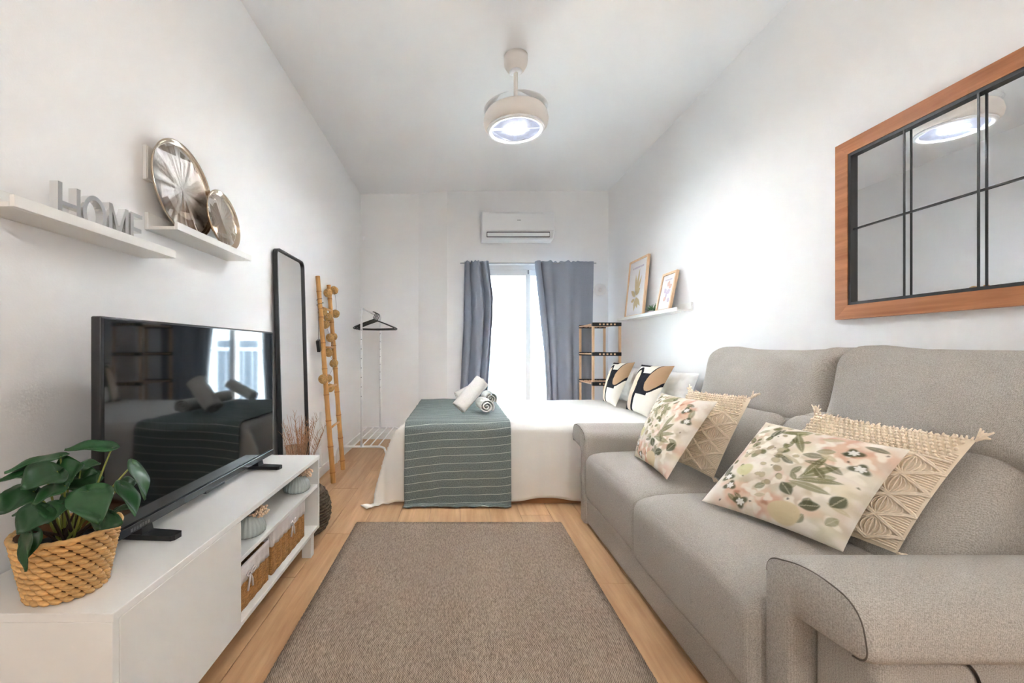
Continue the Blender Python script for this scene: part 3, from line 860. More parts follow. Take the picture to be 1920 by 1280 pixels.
TZ = 0.565
towel((0.20, 3.17, TZ + 0.045), PI / 2 + 0.12, 0, 0.22, 0.060, 'white rolled towel lying flat, its spiral end showing, under the leaning towel', 1)
towel((0.098, 3.16, TZ + 0.122), 0.35, -0.80, 0.27, 0.070, 'large white rolled towel leaning steeply across another towel on the throw', 2)
towel((0.27, 3.66, TZ + 0.045), PI / 2 + 0.1, 0, 0.22, 0.060, 'white rolled towel lying flat near the window side of the throw', 3)
towel((0.12, 3.74, TZ + 0.100), 0.25, -0.42, 0.28, 0.055, 'white rolled towel slanting behind the leaning towel, toward the window', 4)

# bed pillows
cushion('bed_pillow', (1.535, 3.42, .545), (1.535, 2.86, .545), (1.625, 3.42, .86), (1.625, 2.86, .86), 0.11, 40, None, M_PILLOW, 0.05, 0.014, 31,
        'plain white bed pillow behind patterned cushions, next to the sofa back', 'pillow', 'white bed pillows')
cushion('bed_pillow', (1.535, 4.06, .545), (1.535, 3.48, .545), (1.625, 4.06, .86), (1.625, 3.48, .86), 0.11, 40, None, M_PILLOW, 0.05, 0.014, 35,
        'plain white bed pillow behind the patterned cushion nearest the corner shelf', 'pillow', 'white bed pillows')
cushion('geometric_cushion', (1.345, 3.93, .545), (1.31, 3.53, .545), (1.45, 3.95, .90), (1.475, 3.535, .915), 0.12, 150, geometric, M_GEO, 0.04, 0.004, 41,
        'black, cream and tan geometric cushion beside the corner shelf', 'cushion', 'geometric cushions on the bed', 0.15)
cushion('geometric_cushion', (1.345, 3.40, .545), (1.33, 2.98, .545), (1.48, 3.42, .90), (1.525, 2.99, .905), 0.12, 150, geometric, M_GEO, 0.04, 0.004, 43,
        'black, cream and tan geometric cushion in front of white pillow by the sofa back', 'cushion', 'geometric cushions on the bed', 0.15)

# ================================================================== TV UNIT
UX0, UX1, UY0, UY1, UZ = XL + 0.014, -0.694, 0.861, 2.159, 0.487
unit = thing('media_unit', 'long white media unit with one door and open shelves by left wall', 'tv stand', (-0.9, 1.5, 0))
MB().rbox(UX0, UX1, UY0, UY1, UZ - 0.018, UZ, 0.0015).build('top_board', M_WHITE, unit)
zb0 = 0.122
MB().rbox(UX0, UX1 - 0.004, UY0 + 0.018, UY1 - 0.018, zb0, zb0 + 0.016, 0.0015).build('bottom_board', M_WHITE, unit)
for y in (UY0, UY1 - 0.018):
    MB().rbox(UX0, UX1 - 0.002, y, y + 0.018, zb0, UZ - 0.018, 0.0015).build('side_panel', M_WHITE, unit)
MB().rbox(UX0 + 0.01, UX1 - 0.02, 1.24, 1.256, zb0 + 0.016, UZ - 0.018, 0.001).build('divider', M_WHITE, unit)
MB().rbox(UX0 + 0.01, UX1 - 0.006, 1.256, UY1 - 0.018, 0.330, 0.345, 0.001).build('shelf', M_WHITE, unit)
MB().box(UX0, UX0 + 0.006, UY0 + 0.018, UY1 - 0.018, zb0 + 0.016, UZ - 0.018).build('back_panel', M_WHITE, unit)
MB().rbox(UX1 - 0.018, UX1 - 0.001, UY0 + 0.0195, 1.374, zb0 + 0.002, UZ - 0.0195, 0.0015).build('door', M_WHITE, unit)
for y in (UY0 + 0.03, UY1 - 0.075):
    for x in (UX0 + 0.02, UX1 - 0.065):
        MB().rbox(x, x + 0.045, y, y + 0.045, 0, zb0, 0.002).build('leg', M_WHITE, unit)

# television
tv = thing('television', 'black flat-screen television on the white media unit', 'television', (-0.89, 1.55, UZ))
TX, TY0, TY1, TZ0, TZ1 = -0.880, 1.056, 2.045, 0.522, 1.103
MB().rbox(TX - 0.028, TX - 0.002, TY0, TY1, TZ0, TZ1, 0.004, 3).build('bezel', M_BLACKP, tv, True, angle=0.6)
MB().rbox(TX - 0.07, TX - 0.026, TY0 + 0.10, TY1 - 0.10, TZ0 + 0.03, TZ0 + 0.36, 0.012, 3).build('rear_housing', M_BLACKP, tv)
MB().box(TX - 0.003, TX - 0.0012, TY0 + 0.010, TY1 - 0.007, TZ0 + 0.028, TZ1 - 0.007).build('screen', M_SCREEN, tv)
ch = MB().rbox(TX - 0.004, TX + 0.003, TY0 + 0.002, TY1 - 0.002, TZ0, TZ0 + 0.024, 0.002, 2).build('chin', mat('dark_grey_gloss', (0.03, 0.03, 0.032), 0.25), tv)
lg = MB()
for k in range(7):
    lg.box(TX + 0.003, TX + 0.0036, TY0 + 0.09 + k * 0.0105, TY0 + 0.098 + k * 0.0105, TZ0 + 0.006, TZ0 + 0.015)
lg.build('maker_mark', mat('logo_grey', (0.07, 0.073, 0.077), 0.4), ch)
MB().rbox(TX - 0.012, TX + 0.004, 1.49, 1.61, TZ0 - 0.007, TZ0 + 0.003, 0.002).build('sensor_bar', M_BLACKP, tv)
for yc, sgn in ((1.215, -1), (1.915, 1)):
    poly = [(-0.10, -0.028), (0.088, -0.020), (0.094, -0.012), (0.094, 0.012), (0.088, 0.020), (-0.10, 0.028)]
    M = Matrix.Translation((TX, yc, UZ + 0.0005)) @ Matrix.Rotation(-0.12 * 1, 4, 'Z')
    f = MB(); f.prism(poly, 0, 0.014, M)
    f.add([M @ Vector(p) for p in ((-.03, -.02, .013), (.0, -.02, .013), (.0, .02, .013), (-.03, .02, .013), (-.026, -.016, .05), (-.006, -.016, .05), (-.006, .016, .05), (-.026, .016, .05))],
          [(0, 1, 5, 4), (1, 2, 6, 5), (2, 3, 7, 6), (3, 0, 4, 7), (4, 5, 6, 7), (3, 2, 1, 0)])
    f.build('foot', M_BLACKP, tv)

# potted plant -----------------------------------------------------------
PC = Vector((-0.868, 0.952, UZ))
plant = thing('potted_plant', 'leafy green artificial plant in a woven basket pot beside the television', 'plant', tuple(PC))
R0, R1, PH = 0.067, 0.092, 0.135
pot = MB().lathe([(0.0, 0.001), (R0 - 0.004, 0.001), (R0 - 0.003, 0.004), ((R0 + R1) / 2 - 0.004, PH * .5), (R1 - 0.004, PH), (R1 - 0.010, PH), (R1 - 0.016, PH - 0.03), (R1 - 0.02, PH - 0.035), (0, PH - 0.035)], PC, 40).build('pot', M_HYACD, plant, True)
MB().lathe([(0.0, PH - 0.030), (R1 - 0.014, PH - 0.032)], PC, 24).build('soil', M_SOIL, plant)
strand = None; rows = 11; per = 22
smb = MB()   # one lens-shaped strand along local x
def strf(u, v):
    a = (u - .5) * 2; wdt = 0.0082 * (1 - a * a) ** 0.5 + 0.0006; th = v * 2 * PI
    return (a * 0.0178, 0.0055 * math.cos(th) * (1 - .5 * a * a) - 0.003 * a * a, wdt * math.sin(th) + 0.003 * a)
smb.grid(strf, 6, 8)
for j in range(rows):
    z = 0.007 + (PH - 0.010) * j / (rows - 1); rr = R0 + (R1 - R0) * z / PH
    for i in range(per):
        th = 2 * PI * (i + 0.5 * (j % 2)) / per
        if strand is None:
            strand = smb.build('strand', M_HYAC, None, True); o = strand
        else:
            o = strand.copy(); COL.objects.link(o)
        k = rr * 2 * PI / per / 0.0285
        o.parent = pot
        o.matrix_parent_inverse = Matrix()
        o.matrix_basis = Matrix.Translation(PC - Vector(pot.matrix_world.translation) + Vector((rr * math.cos(th), rr * math.sin(th), z))) @ Matrix.Rotation(th - PI / 2, 4, 'Z') @ Matrix.Rotation(-.14, 4, 'Y') @ Matrix.Diagonal((k, 1.15, 0.74, 1))
# pot was modelled in world space under an Empty at PC: express strands in that frame
for o in [c for c in bpy.data.objects if c.name.startswith('strand')]:
    o.matrix_basis = Matrix.Translation(-Vector(pot.location) - PC) @ o.matrix_basis if False else o.matrix_basis
MB().tube([PC + Vector(((R1 + 0.001) * math.cos(a), (R1 + 0.001) * math.sin(a), PH + 0.001 * math.sin(a * 30))) for a in [2 * PI * k / 90 for k in range(90)]], 0.0055, 6, closed=True).build('rim', M_HYAC, pot, True)


def leaf_outline():
    pts = []
    for k in range(25):
        t = k / 24
        wd = (math.sin(PI * t ** 0.72)) ** 0.85 * 0.5
        pts.append((t * 1.18 - 0.18, wd))
    return pts


LO = leaf_outline()


def leaf(base, tip, width, roll, droop, parent, name='leaf', m=None):
    base = Vector(base); tip = Vector(tip); d = tip - base; ln = d.length; d.normalize()
    up = Vector((0.15, -0.35, 1.0)); up = (up - d * up.dot(d))
    if up.length < .15: up = Vector((0.4, -1, 0.2)); up = up - d * up.dot(d)
    up.normalize(); side = d.cross(up)
    R = Matrix.Rotation(roll, 3, d); up = R @ up; side = R @ side
    mb = MB(); ns = 6

    def fn(u, v):
        i = u * 24; k = min(23, int(i)); fr = i - k
        x = LO[k][0] * (1 - fr) + LO[k + 1][0] * fr; wd = LO[k][1] * (1 - fr) + LO[k + 1][1] * fr
        s = (v - .5) * 2
        xx = x
        if x < 0.10: xx = x * abs(s) ** 0.7 + (0.02) * (1 - abs(s))        # heart notch
        p = base + d * (xx * ln) + side * (s * wd * width)
        return p + up * (0.22 * abs(s) * wd * width - droop * ln * max(0, x) ** 2 + 0.05 * width * math.sin(8 * x + 3 * s))
    mb.grid(fn, 16, ns)
    o = mb.build(name, m or M_LEAF, parent, True)
    md = o.modifiers.new('t', 'SOLIDIFY'); md.thickness = 0.0009
    return o


def zp(x, y, d): return P(x / 3.88, 810 + y / 3.88, d)


LV = [(815, 112, 480, 100, .985, .93, .060, .0), (440, 178, 25, 262, .93, .87, .062, .25), (330, 292, -30, 330, .90, .86, .060, .1), (415, 285, 150, 385, .875, .82, .095, -.2),
      (450, 300, 600, 225, .92, .94, .090, .3), (590, 255, 730, 215, 1.0, 1.02, .050, .0), (575, 380, 735, 320, .99, 1.0, .095, .5), (240, 430, -20, 575, .885, .83, .085, -.1),
      (225, 400, -20, 442, .92, .90, .050, .2), (470, 390, 220, 510, .87, .83, .065, .1), (335, 560, 118, 725, .855, .81, .080, -.2), (455, 520, 325, 645, .87, .83, .075, .1),
      (600, 470, 420, 545, .90, .86, .070, .0), (640, 430, 715, 640, .875, .83, .088, .05), (800, 590, 690, 705, .885, .86, .080, -.5), (965, 235, 1085, 465, .945, .915, .052, -.7),
      (885, 385, 1010, 580, .93, .895, .055, -.6), (905, 380, 1000, 350, .95, .97, .045, .2), (840, 570, 950, 540, .93, .93, .030, .0), (215, 730, 150, 1020, .835, .815, .045, .6),
      (235, 715, 190, 930, .85, .835, .040, -.5), (250, 560, 85, 597, .92, .90, .040, .2), (330, 620, 455, 655, .93, .95, .045, .0), (500, 300, 330, 250, .97, .98, .070, .2),
      (600, 330, 640, 430, 1.0, .96, .08, .2)]
for k, (bx, by, tx, ty, d0, d1, wd, rl) in enumerate(LV):
    b = zp(bx, by, d0); t = zp(tx, ty, d1)
    leaf(b, t, wd * .88, rl, 0.12, plant)
    root = PC + Vector((0.012 * math.cos(k * 2.4), 0.012 * math.sin(k * 2.4), PH - 0.032))
    c = root * .35 + b * .65; c.z = max(b.z, root.z) * .55 + root.z * .45 + .02
    pts = [root * (1 - t_) ** 2 + c * 2 * t_ * (1 - t_) + (b) * t_ * t_ for t_ in [i / 8 for i in range(9)]]
    MB().tube(pts, [0.003 - 0.0014 * i / 8 for i in range(9)], 6).build('leaf_stem', M_STEM if by < 460 else M_STEMB, plant, True)
for k in range(5):
    a = k * 1.3; r_ = PC + Vector((.01 * math.cos(a), .01 * math.sin(a), PH - .034))
    MB().tube([r_, r_ + Vector((.008 * math.cos(a), .008 * math.sin(a), .04)), r_ + Vector((.022 * math.cos(a), .022 * math.sin(a), .09))], [.0045, .004, .0025], 7).build('trunk', M_STEMB, plant, True)

# vases with dried flowers
for (vx, vy, lab) in ((-0.765, 1.56, 'grey ribbed glass vase of dried flowers on the shelf near the unit door'), (-0.765, 2.035, 'grey ribbed glass vase of dried flowers at the far end of the shelf')):
    vz = 0.3455
    v = thing('vase', lab, 'vase', (vx, vy, vz), 'ribbed vases')
    MB().lathe([(0.0, 0.0), (0.046, 0.0), (0.058, 0.008), (0.061, 0.020), (0.057, 0.040), (0.047, 0.058), (0.036, 0.070), (0.030, 0.074), (0.026, 0.070), (0.030, 0.05), (0.0, 0.045)],
               (vx, vy, vz), 96, 0.022, 24).build('body', M_VASE, v, True)
    rs = random.Random(int(vy * 100)); fl_ = MB(); st = MB()
    for k in range(16):
        e = Vector((vx + rs.uniform(.005, .060), vy + rs.uniform(-.02, .035), vz + rs.uniform(.066, .100)))
        st.tube([(vx, vy, vz + .05), e], .0012, 4)
        for j in range(7):
            fl_.ball(e + Vector((rs.uniform(-.009, .009), rs.uniform(-.009, .009), rs.uniform(-.007, .007))), rs.uniform(.003, .006), 1)
    st.build('stems', M_GRASS, v); fl_.build('blossoms', M_DRIED, v)['kind'] = 'stuff'

# storage baskets
for (y0, y1, zt, lab) in ((1.285, 1.635, 0.295, 'seagrass storage basket with white liner on lower shelf, next to unit door'), (1.665, 2.02, 0.312, 'seagrass storage basket with white liner at far end of lower shelf')):
    z0 = 0.1385; x0, x1 = -1.0, -0.727
    b = thing('storage_basket', lab, 'basket', ((x0 + x1) / 2, (y0 + y1) / 2, z0), 'lined baskets')
    mb = MB(); t = 0.008
    mb.rbox(x1 - t, x1, y0, y1, z0, zt - .01, .003); mb.rbox(x0, x0 + t, y0, y1, z0, zt - .01, .003)
    mb.rbox(x0 + t, x1 - t, y0, y0 + t, z0, zt - .01, .003); mb.rbox(x0 + t, x1 - t, y1 - t, y1, z0, zt - .01, .003); mb.box(x0 + t, x1 - t, y0 + t, y1 - t, z0, z0 + .006)
    body = mb.build('basket_body', M_SEAGRASS, b)
    n = int((y1 - y0) / 0.0085)
    for k in range(n):      # upright reeds on the front
        yy = y0 + 0.004 + (y1 - y0 - .008) * k / (n - 1)
        MB().tube([(x1 + .0008 * math.sin(k), yy + .0012 * math.sin(i_ * 2.1 + k), z0 + (zt - .05 - z0) * i_ / 5) for i_ in range(6)], .0042, 5).build('reed', M_SEAGRASS, body, True)
    zl = zt - 0.062
    lm = MB(); e = .004
    def linf(u, v):
        per_ = 2 * ((x1 - x0) + (y1 - y0)); s_ = u * per_
        a_, b_ = (x1 - x0), (y1 - y0)
        if s_ < b_: p = (x1 + e, y0 - e + (b_ + 2 * e) * s_ / b_)
        elif s_ < b_ + a_: p = (x1 + e - (a_ + 2 * e) * (s_ - b_) / a_, y1 + e)
        elif s_ < 2 * b_ + a_: p = (x0 - e, y1 + e - (b_ + 2 * e) * (s_ - b_ - a_) / b_)
        else: p = (x0 - e + (a_ + 2 * e) * (s_ - 2 * b_ - a_) / a_, y0 - e)
        w_ = 0.0025 * math.sin(u * 190) * (1 - v)
        return (p[0] + (w_ if abs(p[0] - x1) < .01 else 0), p[1], zl + (zt - zl) * v + 0.002 * math.sin(u * 90) * (1 - v))
    lm.grid(linf, 120, 4); lo = lm.build('liner', M_LINER, b, True); md = lo.modifiers.new('t', 'SOLIDIFY'); md.thickness = .003; md.offset = 1
    MB().box(x0 + t, x1 - t, y0 + t, y1 - t, zt - .10, zt - .095).build('interior_shade', M_DARK, b)  # dark sheet inside the basket, colour standing in for its shaded interior
    yc, zc_ = y0 + (y1 - y0) * .56, zl + 0.012
    xx = x1 + .009
    for s_ in (-1, 1):
        MB().tube([(xx, yc, zc_), (xx + .006, yc + s_ * .018, zc_ + .016), (xx + .004, yc + s_ * .030, zc_ + .008), (xx + .004, yc + s_ * .018, zc_ - .002), (xx, yc, zc_)], .004, 6).build('bow_loop', M_LINER, lo, True)
        MB().tube([(xx, yc, zc_), (xx + .003, yc + s_ * .010, zc_ - .022), (xx + .001, yc + s_ * .018, zc_ - .052)], .0035, 6).build('bow_tail', M_LINER, lo, True)
    MB().ball((xx + .002, yc, zc_), .006, 1).build('bow_knot', M_LINER, lo, True)

# dark floor basket with dried grass
DB = Vector((-0.872, 2.385, 0))
db = thing('floor_basket', 'dark round woven basket with dried grasses on floor behind media unit', 'basket', tuple(DB))
prof = [(0.0, 0.002), (0.10, 0.002), (0.135, 0.03), (0.155, 0.09), (0.155, 0.15), (0.135, 0.21), (0.11, 0.25), (0.10, 0.25), (0.12, 0.20), (0.10, 0.12), (0.0, 0.11)]
MB().lathe(prof, DB, 40).build('body', M_DARKB, db, True)
for k in range(14):
    z = .012 + k * .0165; i = 0
    rr = np.interp(z, [.002, .03, .09, .15, .21, .25], [.10, .135, .155, .155, .135, .11])
    MB().tube([DB + Vector(((rr + .001 + .0025 * math.sin(a * 20 + k * PI)) * math.cos(a), (rr + .001 + .0025 * math.sin(a * 20 + k * PI)) * math.sin(a), z)) for a in [2 * PI * q_ / 80 for q_ in range(80)]], .007, 5, closed=True).build('coil', M_DARKB, db, True)
rs = random.Random(5); g = MB(); pl2 = MB()
for k in range(70):
    a = rs.uniform(0, 2 * PI); s = rs.uniform(.02, .13); h = rs.uniform(.50, .66)
    e = DB + Vector((s * math.cos(a), s * math.sin(a), h)); e.x = max(e.x, XL + .06); e.y = max(2.20, e.y)
    m_ = DB + Vector((s * .4 * math.cos(a), s * .4 * math.sin(a), h * .66))
    g.tube([DB + Vector((.02 * math.cos(a), .02 * math.sin(a), .12)), m_, e], [.0015, .0013, .0008], 4)
    if k % 2 == 0:
        for q_ in range(9):
            t_ = .45 + .55 * q_ / 8; c = m_ * (1 - t_) + e * t_
            d = Vector((rs.uniform(-1, 1), rs.uniform(-1, 1), 1.2)).normalized() * rs.uniform(.02, .045)
            pl2.tube([c, c + d], [.0013, .0004], 3)
g.build('stalks', M_GRASS, db)['kind'] = 'stuff'; pl2.build('plumes', M_GRASS, db)['kind'] = 'stuff'

# ================================================================== LEFT WALL
def ledge(y0, y1, z, side, label, depth=0.118, tilt=0.0):
    """Picture ledge: back plate, floor and front lip."""
    X = XL if side < 0 else XR; s = -side
    r = thing('picture_ledge', label, 'shelf', (X, (y0 + y1) / 2, z), 'white picture ledges')
    a = lambda d: X + s * d
    lo_ = lambda p, q: (min(p, q), max(p, q))
    zt = lambda y: 0
    MB().rbox(*lo_(a(0.0005), a(0.015)), y0, y1, z, z + 0.062, .0012).build('back_plate', M_WHITE, r)
    MB().rbox(*lo_(a(0.015), a(depth - .012)), y0, y1, z, z + 0.012, .0012).build('shelf_board', M_WHITE, r)
    MB().rbox(*lo_(a(depth - .012), a(depth)), y0, y1, z, z + 0.027, .0012).build('front_lip', M_WHITE, r)
    return r


L1 = ledge(0.945, 1.487, 1.337, -1, 'white picture ledge carrying the silver letters')
L2 = ledge(1.497, 2.036, 1.441, -1, 'white picture ledge carrying the two round metal trays')
L3 = ledge(3.055, 4.205, 1.298, 1, 'long white picture ledge carrying the two framed prints')

# silver HOME letters
hm = thing('letter_sign', 'silver metal letters spelling HOME standing on white ledge', 'sign', (-1.03, 1.24, 1.3495))
HX, HD, HH, hz = -1.040, 0.022, 0.106, 1.3495
st_ = 0.0125


def letter(boxes=(), ring=None):
    mb = MB()
    for bx in boxes: mb.prism(bx, -HD / 2, HD / 2, Matrix(((0, 0, 1, HX), (1, 0, 0, 0), (0, 1, 0, hz), (0, 0, 0, 1))))
    if ring:
        yc, ry, rz = ring; n = 40; o = len(mb.v)
        for k in range(n):
            c, s = math.cos(2 * PI * k / n), math.sin(2 * PI * k / n)
            for dx in (-HD / 2, HD / 2):
                for q_ in (0, st_): mb.v.append((HX + dx, yc + (ry - q_) * c, hz + HH / 2 + (rz - q_) * s))
        for k in range(n):
            a = o + 4 * k; b_ = o + 4 * ((k + 1) % n)
            for i, j in ((0, 1), (1, 3), (3, 2), (2, 0)): mb.f.append((a + i, a + j, b_ + j, b_ + i))
    return mb.build('letter', M_CHROME, hm)


def rect(y0, y1, z0, z1): return [(y0, z0), (y1, z0), (y1, z1), (y0, z1)]


y = 1.100
letter([rect(y, y + st_, 0, HH), rect(y + .054, y + .054 + st_, 0, HH), rect(y + st_, y + .054, HH * .46, HH * .46 + st_ * .8)])
letter(ring=(1.2135, 0.040, HH / 2))
y = 1.262
letter([rect(y, y + st_, 0, HH), rect(y + .062, y + .062 + st_, 0, HH),
        [(y + st_, HH), (y + st_, HH - .022), (y + .0372 - .004, 0.012), (y + .0372 + .004, .012), (y + .062, HH - .022), (y + .062, HH), (y + .0372, .040)]])
y = 1.345
letter([rect(y, y + st_, 0, HH), rect(y + st_, y + .05, 0, st_), rect(y + st_, y + .046, HH * .45, HH * .45 + st_), rect(y + st_, y + .05, HH - st_, HH)])

# round metal trays
def tray(yc, z0, dia, xbot, xtop, label):
    r = dia / 2
    tilt = math.asin((xbot - xtop) / dia)
    # local: disc in local XY, normal local Z -> points to +X of the room, leaning back to the wall
    M = Matrix.Rotation(PI / 2 - tilt, 4, 'Y')
    c = Vector(((xbot + xtop) / 2, yc, z0 + r * math.cos(tilt)))
    t = thing('round_tray', label, 'tray', (xbot, yc, z0), 'round metal trays')
    MB().lathe([(0.0, 0.0), (r * .6, 0.0), (r - .016, 0.0), (r - .018, -0.003), (r * .5, -0.003), (0, -0.003)], c, 72, M=M).build('plate', M_TRAY, t, True, angle=0.8)
    MB().lathe([(r - .017, 0.0), (r - .008, 0.006), (r - .003, 0.013), (r, 0.013), (r, 0.010), (r - .005, 0.003), (r - .014, -0.003)], c, 72, M=M).build('raised_rim', M_TRAYR, t, True)
    return t


tray(1.655, 1.4545, 0.365, -1.045, -1.082, 'large round hammered metal tray leaning on the wall above the ledge')
tray(1.868, 1.4575, 0.255, -1.010, -1.046, 'small round metal tray leaning against the larger tray')
box = thing('wall_box', 'white wall-mounted box partly hidden behind the large round tray', 'wall box', (XL, 1.58, 1.62))
MB().rbox(XL + .0005, XL + .014, 1.488, 1.64, 1.615, 1.735, .002).build('cover', M_WHITE, box)
MB().rbox(XL + .014, XL + .016, 1.493, 1.635, 1.62, 1.73, .001).build('front_plate', M_WHITE, box)

# standing mirror
mir = thing('standing_mirror', 'tall narrow mirror with thin black rounded frame leaning on left wall', 'mirror', (XL + .04, 2.74, 0))
MW, MHt = 0.455, 1.625
def mir_M(off=0.0):
    a = math.atan2(0.045, MHt)
    return Matrix.Translation((XL + .066, 2.515, 0.001)) @ Matrix.Rotation(-a, 4, 'Y') @ Matrix(((0, 0, 1, off), (1, 0, 0, 0), (0, 1, 0, 0), (0, 0, 0, 1)))
def rr_poly(x0, x1, y0, y1, r): return [tuple(p) for p in round_poly([(x0, y0, r), (x1, y0, r), (x1, y1, r), (x0, y1, r)], 8)]
outer = rr_poly(0, MW, 0, MHt, .05); inner = rr_poly(.010, MW - .010, .010, MHt - .010, .042)
mb = MB(); M = mir_M(); n = len(outer)
for pol, z in ((outer, -.012), (outer, .014), (inner, .014), (inner, -.002)): mb.v += [tuple(M @ Vector((p[0], p[1], z))) for p in pol]
for lay in range(3):
    for i in range(n): i2 = (i + 1) % n; mb.f.append((lay * n + i, lay * n + i2, (lay + 1) * n + i2, (lay + 1) * n + i))
mb.f.append(tuple(range(n - 1, -1, -1)))
mb.build('frame', M_BLACKM, mir)
MB().prism(inner, -.004, .002, mir_M()).build('mirror_glass', M_MIRROR, mir)

# bamboo ladder
lad = thing('bamboo_ladder', 'decorative bamboo ladder leaning against the left wall', 'ladder', (-0.96, 3.44, 0))
rails = []
for (bx, by, tx, ty, tz, seed) in ((-0.947, 3.262, -1.072, 3.285, 1.585, 1), (-0.970, 3.625, -1.074, 3.575, 1.560, 2)):
    A, B = Vector((bx, by, 0.0)), Vector((tx, ty, tz)); rails.append((A, B))
    rs = random.Random(seed); pts = []; rad = []
    for k in range(41):
        t = k / 40; pts.append(A.lerp(B, t) + Vector((0, 0.004 * math.sin(t * 9 + seed), 0))); rad.append(.0195 - .003 * t + (.002 if k % 5 == 2 else 0))
    ra = MB().tube(pts, rad, 14).build('rail', M_BAMBOO, lad, True, angle=1.2)
    for k in range(2, 41, 5):
        p = pts[k]; d = (B - A).normalized()
        MB().tube([p - d * .003, p + d * .003], rad[k] + .0012, 14).build('node_ring', M_BAMBOON, ra, True, angle=.6)
def on_rail(i, z): A, B = rails[i]; return A.lerp(B, z / B.z)
for z in (1.345, 1.035, .725, .41):
    a, b = on_rail(0, z), on_rail(1, z); MB().tube([a, a.lerp(b, .5) + Vector((0, 0, .002)), b], [.010, .0085, .010], 10).build('rung', M_BAMBOO, lad, True)

# rattan ball string light
sl = thing('ball_string_light', 'string of small rattan ball lights wound around the bamboo ladder', 'string light', tuple(on_rail(1, 1.0)))
balls = [(615, 549, 3.50), (626.5, 544, 3.64), (629, 588, 3.62), (614.7, 594.5, 3.49), (605, 585, 3.36), (610, 608, 3.40), (619, 633, 3.53), (624.5, 631, 3.60), (615.8, 661, 3.46), (626, 681, 3.53), (606, 710.5, 3.20), (614.5, 709.5, 3.45), (618.6, 727, 3.46)]
bp_ = []
for k, (px, py, d) in enumerate(balls):
    c = P(px, py, d); c.x = max(c.x, XL + .036); bp_.append(c)
    o = MB().ball(c, .034, 3).build('rattan_ball', M_RATTAN, sl, True)
    for j in range(5):
        ax = Vector((math.cos(j * 1.26 + k), math.sin(j * 1.26 + k), .6 * math.cos(j * 2))).normalized(); u = ax.orthogonal().normalized(); w_ = ax.cross(u)
        MB().tube([c + (u * math.cos(a) + w_ * math.sin(a)) * .0345 for a in [2 * PI * q_ / 20 for q_ in range(20)]], .0016, 4, closed=True).build('reed_band', M_RATTAN, o, True)
wire = []
for a, b in zip(bp_, bp_[1:]):
    for i in range(6): t = i / 6; wire.append(a.lerp(b, t) + Vector((.012 * math.sin(t * PI), 0, -.02 * math.sin(t * PI))))
MB().tube(wire, .0014, 4).build('wire', M_GREY, sl, True)
bb = P(597, 648, 3.24)
M = Matrix.Translation((-1.045, 3.222, bb.z)) @ Matrix.Rotation(.35, 4, 'X')
MB().rbox(-.012, .012, -.020, .020, -.045, .045, .003, 2, M).build('battery_box', M_BLACKP, sl)
MB().tube([(-1.045, 3.222, bb.z + .04), (-1.05, 3.235, 1.15), (-1.052, 3.24, 1.33)] + [tuple(on_rail(0, 1.34) + Vector((.026 * math.cos(a), .026 * math.sin(a), .006 * a))) for a in [k * .7 for k in range(18)]], .0018, 5).build('lead_wire', M_BLACKP, sl, True)

# ================================================================== CLOTHES RACK AND HANGERS
RX, RYA, RYB, RZ = -0.858, 3.83, 4.77, 1.39
rack = thing('clothes_rack', 'white metal clothes rack with shoe grid base in the alcove', 'clothes rack', (RX, 4.3, 0))
for yy in (RYA, RYB):
    MB().tube([(RX, yy, .149), (RX, yy, RZ - .02)], .0105, 12).build('post', M_PLASTIC, rack, True)
    pts = [(RX - .225, yy, .006), (RX - .222, yy, .09), (RX - .205, yy, .135), (RX - .17, yy, .149)]
    full = pts + [(RX + (p - .5) * .3, yy, .149) for p in (0.1, .5, .9)] + [(2 * RX - p[0], p[1], p[2]) for p in reversed(pts)]
    MB().tube(full, .010, 10).build('foot_frame', M_PLASTIC, rack, True)
    for k in range(8): MB().tube([(RX, yy - .0108, .60 + k * .085), (RX, yy - .0090, .60 + k * .085)], .0045, 8).build('peg_hole', M_GREY, rack)
MB().tube([(RX, RYA, RZ - .025), (RX, RYA + .006, RZ - .006), (RX, RYA + .025, RZ), (RX, RYB - .025, RZ), (RX, RYB - .006, RZ - .006), (RX, RYB, RZ - .025)], .0105, 12).build('top_rail', M_PLASTIC, rack, True)
for k in range(5):
    x = RX - .15 + .075 * k; MB().tube([(x, RYA, .152), (x, RYB, .152)], .006, 8).build('grid_bar', M_PLASTIC, rack, True)
hanger0 = None
